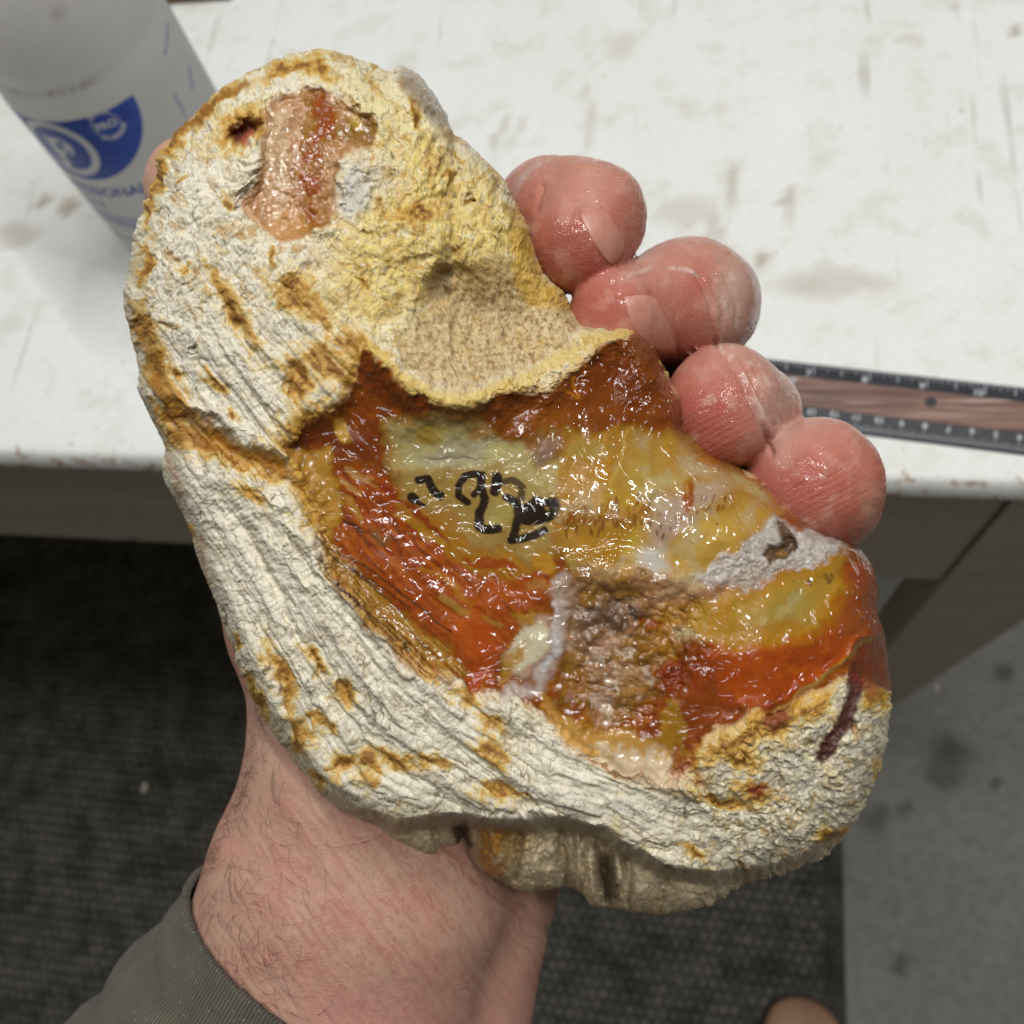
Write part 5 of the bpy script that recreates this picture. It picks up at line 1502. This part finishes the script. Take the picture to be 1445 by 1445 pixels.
person = tag(empty('person', tuple(hc - np.array([0, 0, 0.03]))), 'left hand with wet fingers and dark grey sleeve cradling the rock', 'hand')
link('hand_and_forearm', make_hand(), MSK, person)

# nails
t = NT('fingernail')
n = t.noise(t.coord(scale=(1000, 1000, 1000)), 0.5, 3)
t.p(Base_Color=t.ramp(n, [(0.3, rgb(176, 118, 102)), (0.7, rgb(190, 138, 122))]), Roughness=0.38)
t.b.inputs['Coat Weight'].default_value = 0.15; t.b.inputs['Coat Roughness'].default_value = 0.12
t.b.inputs['Subsurface Weight'].default_value = 0.25; t.b.inputs['Subsurface Radius'].default_value = (0.002, 0.001, 0.0008)
MNL = t.m
def nail(quad):
    n = 24
    A, B, C_, D_ = (np.array(q, float) for q in quad)      # free edge A-B, root D-C
    U, W_ = np.meshgrid(np.linspace(-1, 1, n), np.linspace(-1, 1, n))
    # squircle grid so the corners are rounded
    x = U * np.sqrt(1 - 0.36 * W_ * W_); y = W_ * np.sqrt(1 - 0.36 * U * U)
    s, q = (x + 1) / 2, (y + 1) / 2
    Pp = (1 - q)[..., None] * ((1 - s)[..., None] * A + s[..., None] * B) + q[..., None] * ((1 - s)[..., None] * D_ + s[..., None] * C_)
    P, ok = march(hand_sdf, Pp[..., 0].ravel(), Pp[..., 1].ravel())
    N = grad(hand_sdf, P)
    e = np.maximum(np.abs(U), np.abs(W_)).ravel()
    lift = 0.26 - 0.55 * sstep(.82, 1.0, e)
    fr = (W_.ravel() < -0.6)
    lift = np.where(fr, 0.26 - .42 * sstep(.93, 1.0, e), lift)
    V = cam2world((P + N * lift[:, None]) / 1000)
    i = np.arange(n * n).reshape(n, n)
    me = mesh_np('fingernail', V, np.stack([i[:-1, :-1], i[:-1, 1:], i[1:, 1:], i[1:, :-1]], -1).reshape(-1, 4))
    return link('fingernail', me, MNL, person)
nail([(809, 297), (863, 386), (890, 350), (849, 279)])
nail([(870, 411), (906, 492), (964, 512), (930, 411)])

# ---- hair on the wrist and along the edge of the thumb
def hairs():
    rng = np.random.RandomState(12)
    px = []; py = []; L = []; dirs = []
    for k in range(640):                       # over the wrist
        x, y = rng.uniform(285, 560), rng.uniform(1030, 1440)
        if x > 300 + 250 * rng.beta(1.2, 2.6): continue
        px.append(x); py.append(y); L.append(rng.uniform(5, 15)); dirs.append(rng.normal(-25, 34))
    EDGE = [(296,790),(308,840),(322,890),(338,940),(356,1000),(354,1040),(340,1090),(318,1140),(292,1200),(280,1235)]
    for k in range(170):                       # silhouette of the thumb side
        s = rng.rand() ** 0.8 * (len(EDGE) - 1); i = min(int(s), len(EDGE) - 2); f = s - i
        e = np.array(EDGE[i]) * (1 - f) + np.array(EDGE[i + 1]) * f
        px.append(e[0] + rng.uniform(4, 26)); py.append(e[1] + rng.normal(0, 5)); L.append(rng.uniform(3, 8)); dirs.append(rng.normal(200, 40))
    P, ok = march(hand_sdf, np.array(px), np.array(py))
    N = grad(hand_sdf, P)
    V = []; Fq = []; K = 9
    for j in range(len(P)):
        if not ok[j]: continue
        a = math.radians(dirs[j]); t0 = np.array([math.cos(a), math.sin(a), 0.0]); n = N[j]
        t0 = t0 - n * (t0 @ n); t0 /= np.linalg.norm(t0) + 1e-9
        bend = rng.normal(0, 0.10); side = np.cross(n, t0)
        p = P[j].copy() - n * 0.2; dcur = 0.75 * n + 0.9 * t0
        ln = L[j] / K
        base = len(V)
        for k in range(K):
            dcur = dcur / np.linalg.norm(dcur)
            s1 = np.cross(dcur, [0.3, 0.2, 0.9]); s1 /= np.linalg.norm(s1); s2 = np.cross(dcur, s1)
            rr = 0.042 * (1 - 0.75 * k / (K - 1))
            for q in range(3):
                aa = q * 2 * math.pi / 3
                V.append(p + rr * (s1 * math.cos(aa) + s2 * math.sin(aa)))
            p = p + dcur * ln
            dcur = dcur + side * bend + t0 * 0.05 - n * 0.16 + rng.normal(0, .05, 3)
        for k in range(K - 1):
            for q in range(3):
                Fq.append((base + k * 3 + q, base + k * 3 + (q + 1) % 3, base + k * 3 + 3 + (q + 1) % 3, base + k * 3 + 3 + q))
    me = mesh_np('arm_hair', cam2world(np.array(V) / 1000), np.array(Fq))
    t = NT('hair'); t.p(Base_Color=rgb(74, 46, 34), Roughness=0.35)
    return tag(link('arm_hair', me, t.m, person), kind='stuff')
hairs()

# ---- sleeve
h0 = cpt(268, 1262, 256 - 8); h1 = cpt(500, 1470, 256 - 26)
hv_ = h1 - h0; hn = np.cross(hv_, np.array([0.18, -0.10, -1.0])); hn /= np.linalg.norm(hn)
if hn @ (cpt(100, 1600, 262) - h0) < 0: hn = -hn           # towards the elbow
def sleeve_sdf(P):
    a = arm_sdf(P)
    s = (P - h0) @ hn                                       # distance up the sleeve
    along = (P - h0) @ (hv_ / np.linalg.norm(hv_))
    off = 2.6 + 7.5 * sstep(3, 34, s) + 0.8 * np.sin(s * 0.32 + 0.06 * along) * sstep(4, 14, s) + 1.2 * np.sin(s * 0.16 + along * 0.11 + 1.0) * sstep(8, 24, s)
    off = off - 0.55 * np.exp(-((s - 13.5) / 0.8) ** 2)
    f = a - off
    f = np.maximum(f, -(a - 0.7))
    f = np.maximum(f, -s + 0.0)
    return np.maximum(f, -(P[:, 1] + 157.0))
def make_sleeve():
    lo, hi, h = (-120.0, -159.0, -260.0), (10.0, -55.0, -150.0), 1.1
    g = grid_eval(sleeve_sdf, lo, hi, h)
    V, Fq = surface_nets(g, lo, h)
    V, Fq = subdiv(V, Fq)
    px, py = proj(V)
    N = vnormals(V, Fq)
    if (N[::997] * grad(sleeve_sdf, V[::997])).sum() < 0: N = -N; Fq = Fq[:, ::-1]
    V = V - N * np.clip(sleeve_sdf(V), -.6, .6)[:, None] * 0.9
    V = V + N * (0.10 * fbm(px / 9, py / 9, 71, 3) + 0.2 * fbm(px / 40, py / 40, 72, 3))[:, None]
    s = (V - h0) @ hn; al = (V - h0) @ (hv_ / np.linalg.norm(hv_))
    me = mesh_np('sleeve', cam2world(V / 1000), Fq)
    at = me.attributes.new('weave', 'FLOAT_VECTOR', 'POINT'); at.data.foreach_set('vector', np.stack([s, al, V[:, 2]], -1).astype(np.float32).ravel())
    t = NT('knit_cloth')
    wv = t.attr('weave', 'Vector')
    rib = t.n('ShaderNodeTexWave', {'Vector': t.n('ShaderNodeMapping', {'Vector': wv, 'Scale': (0.05, 1, 0.5)}).outputs[0], 'Scale': 0.42, 'Distortion': 1.2, 'Detail': 2.0, 'Detail Scale': 1.5}, bands_direction='Y').outputs[1]
    v = t.coord(scale=(1000, 1000, 1000))
    fz = t.noise(v, 2.4, 5, 0.75)
    big = t.noise(v, 0.12, 4)
    c = t.ramp(big, [(0.35, rgb(92, 87, 74)), (0.65, rgb(108, 102, 86))])
    c = t.mix(t.math('MULTIPLY', t.math('SUBTRACT', 1.0, rib), 0.75), c, rgb(44, 43, 39))
    c = t.mix(0.5, c, t.mix(1.0, c, t.ramp(fz, [(0.3, 0.45), (0.62, 1.0), (0.72, 1.5)]), 'MULTIPLY'))
    sp = t.noise(v, 1.7, 2, 0.5)
    c = t.mix(t.ramp(sp, [(0.715, 0.0), (0.74, 0.9)]), c, rgb(196, 194, 186))
    hh = t.math('ADD', t.math('MULTIPLY', rib, 0.8), t.math('MULTIPLY', fz, 1.0))
    t.p(Base_Color=c, Roughness=0.95, Normal=t.bump(hh, 0.6, 0.0005))
    t.b.inputs['Sheen Weight'].default_value = 0.06
    return link('sleeve', me, t.m, person)
make_sleeve()
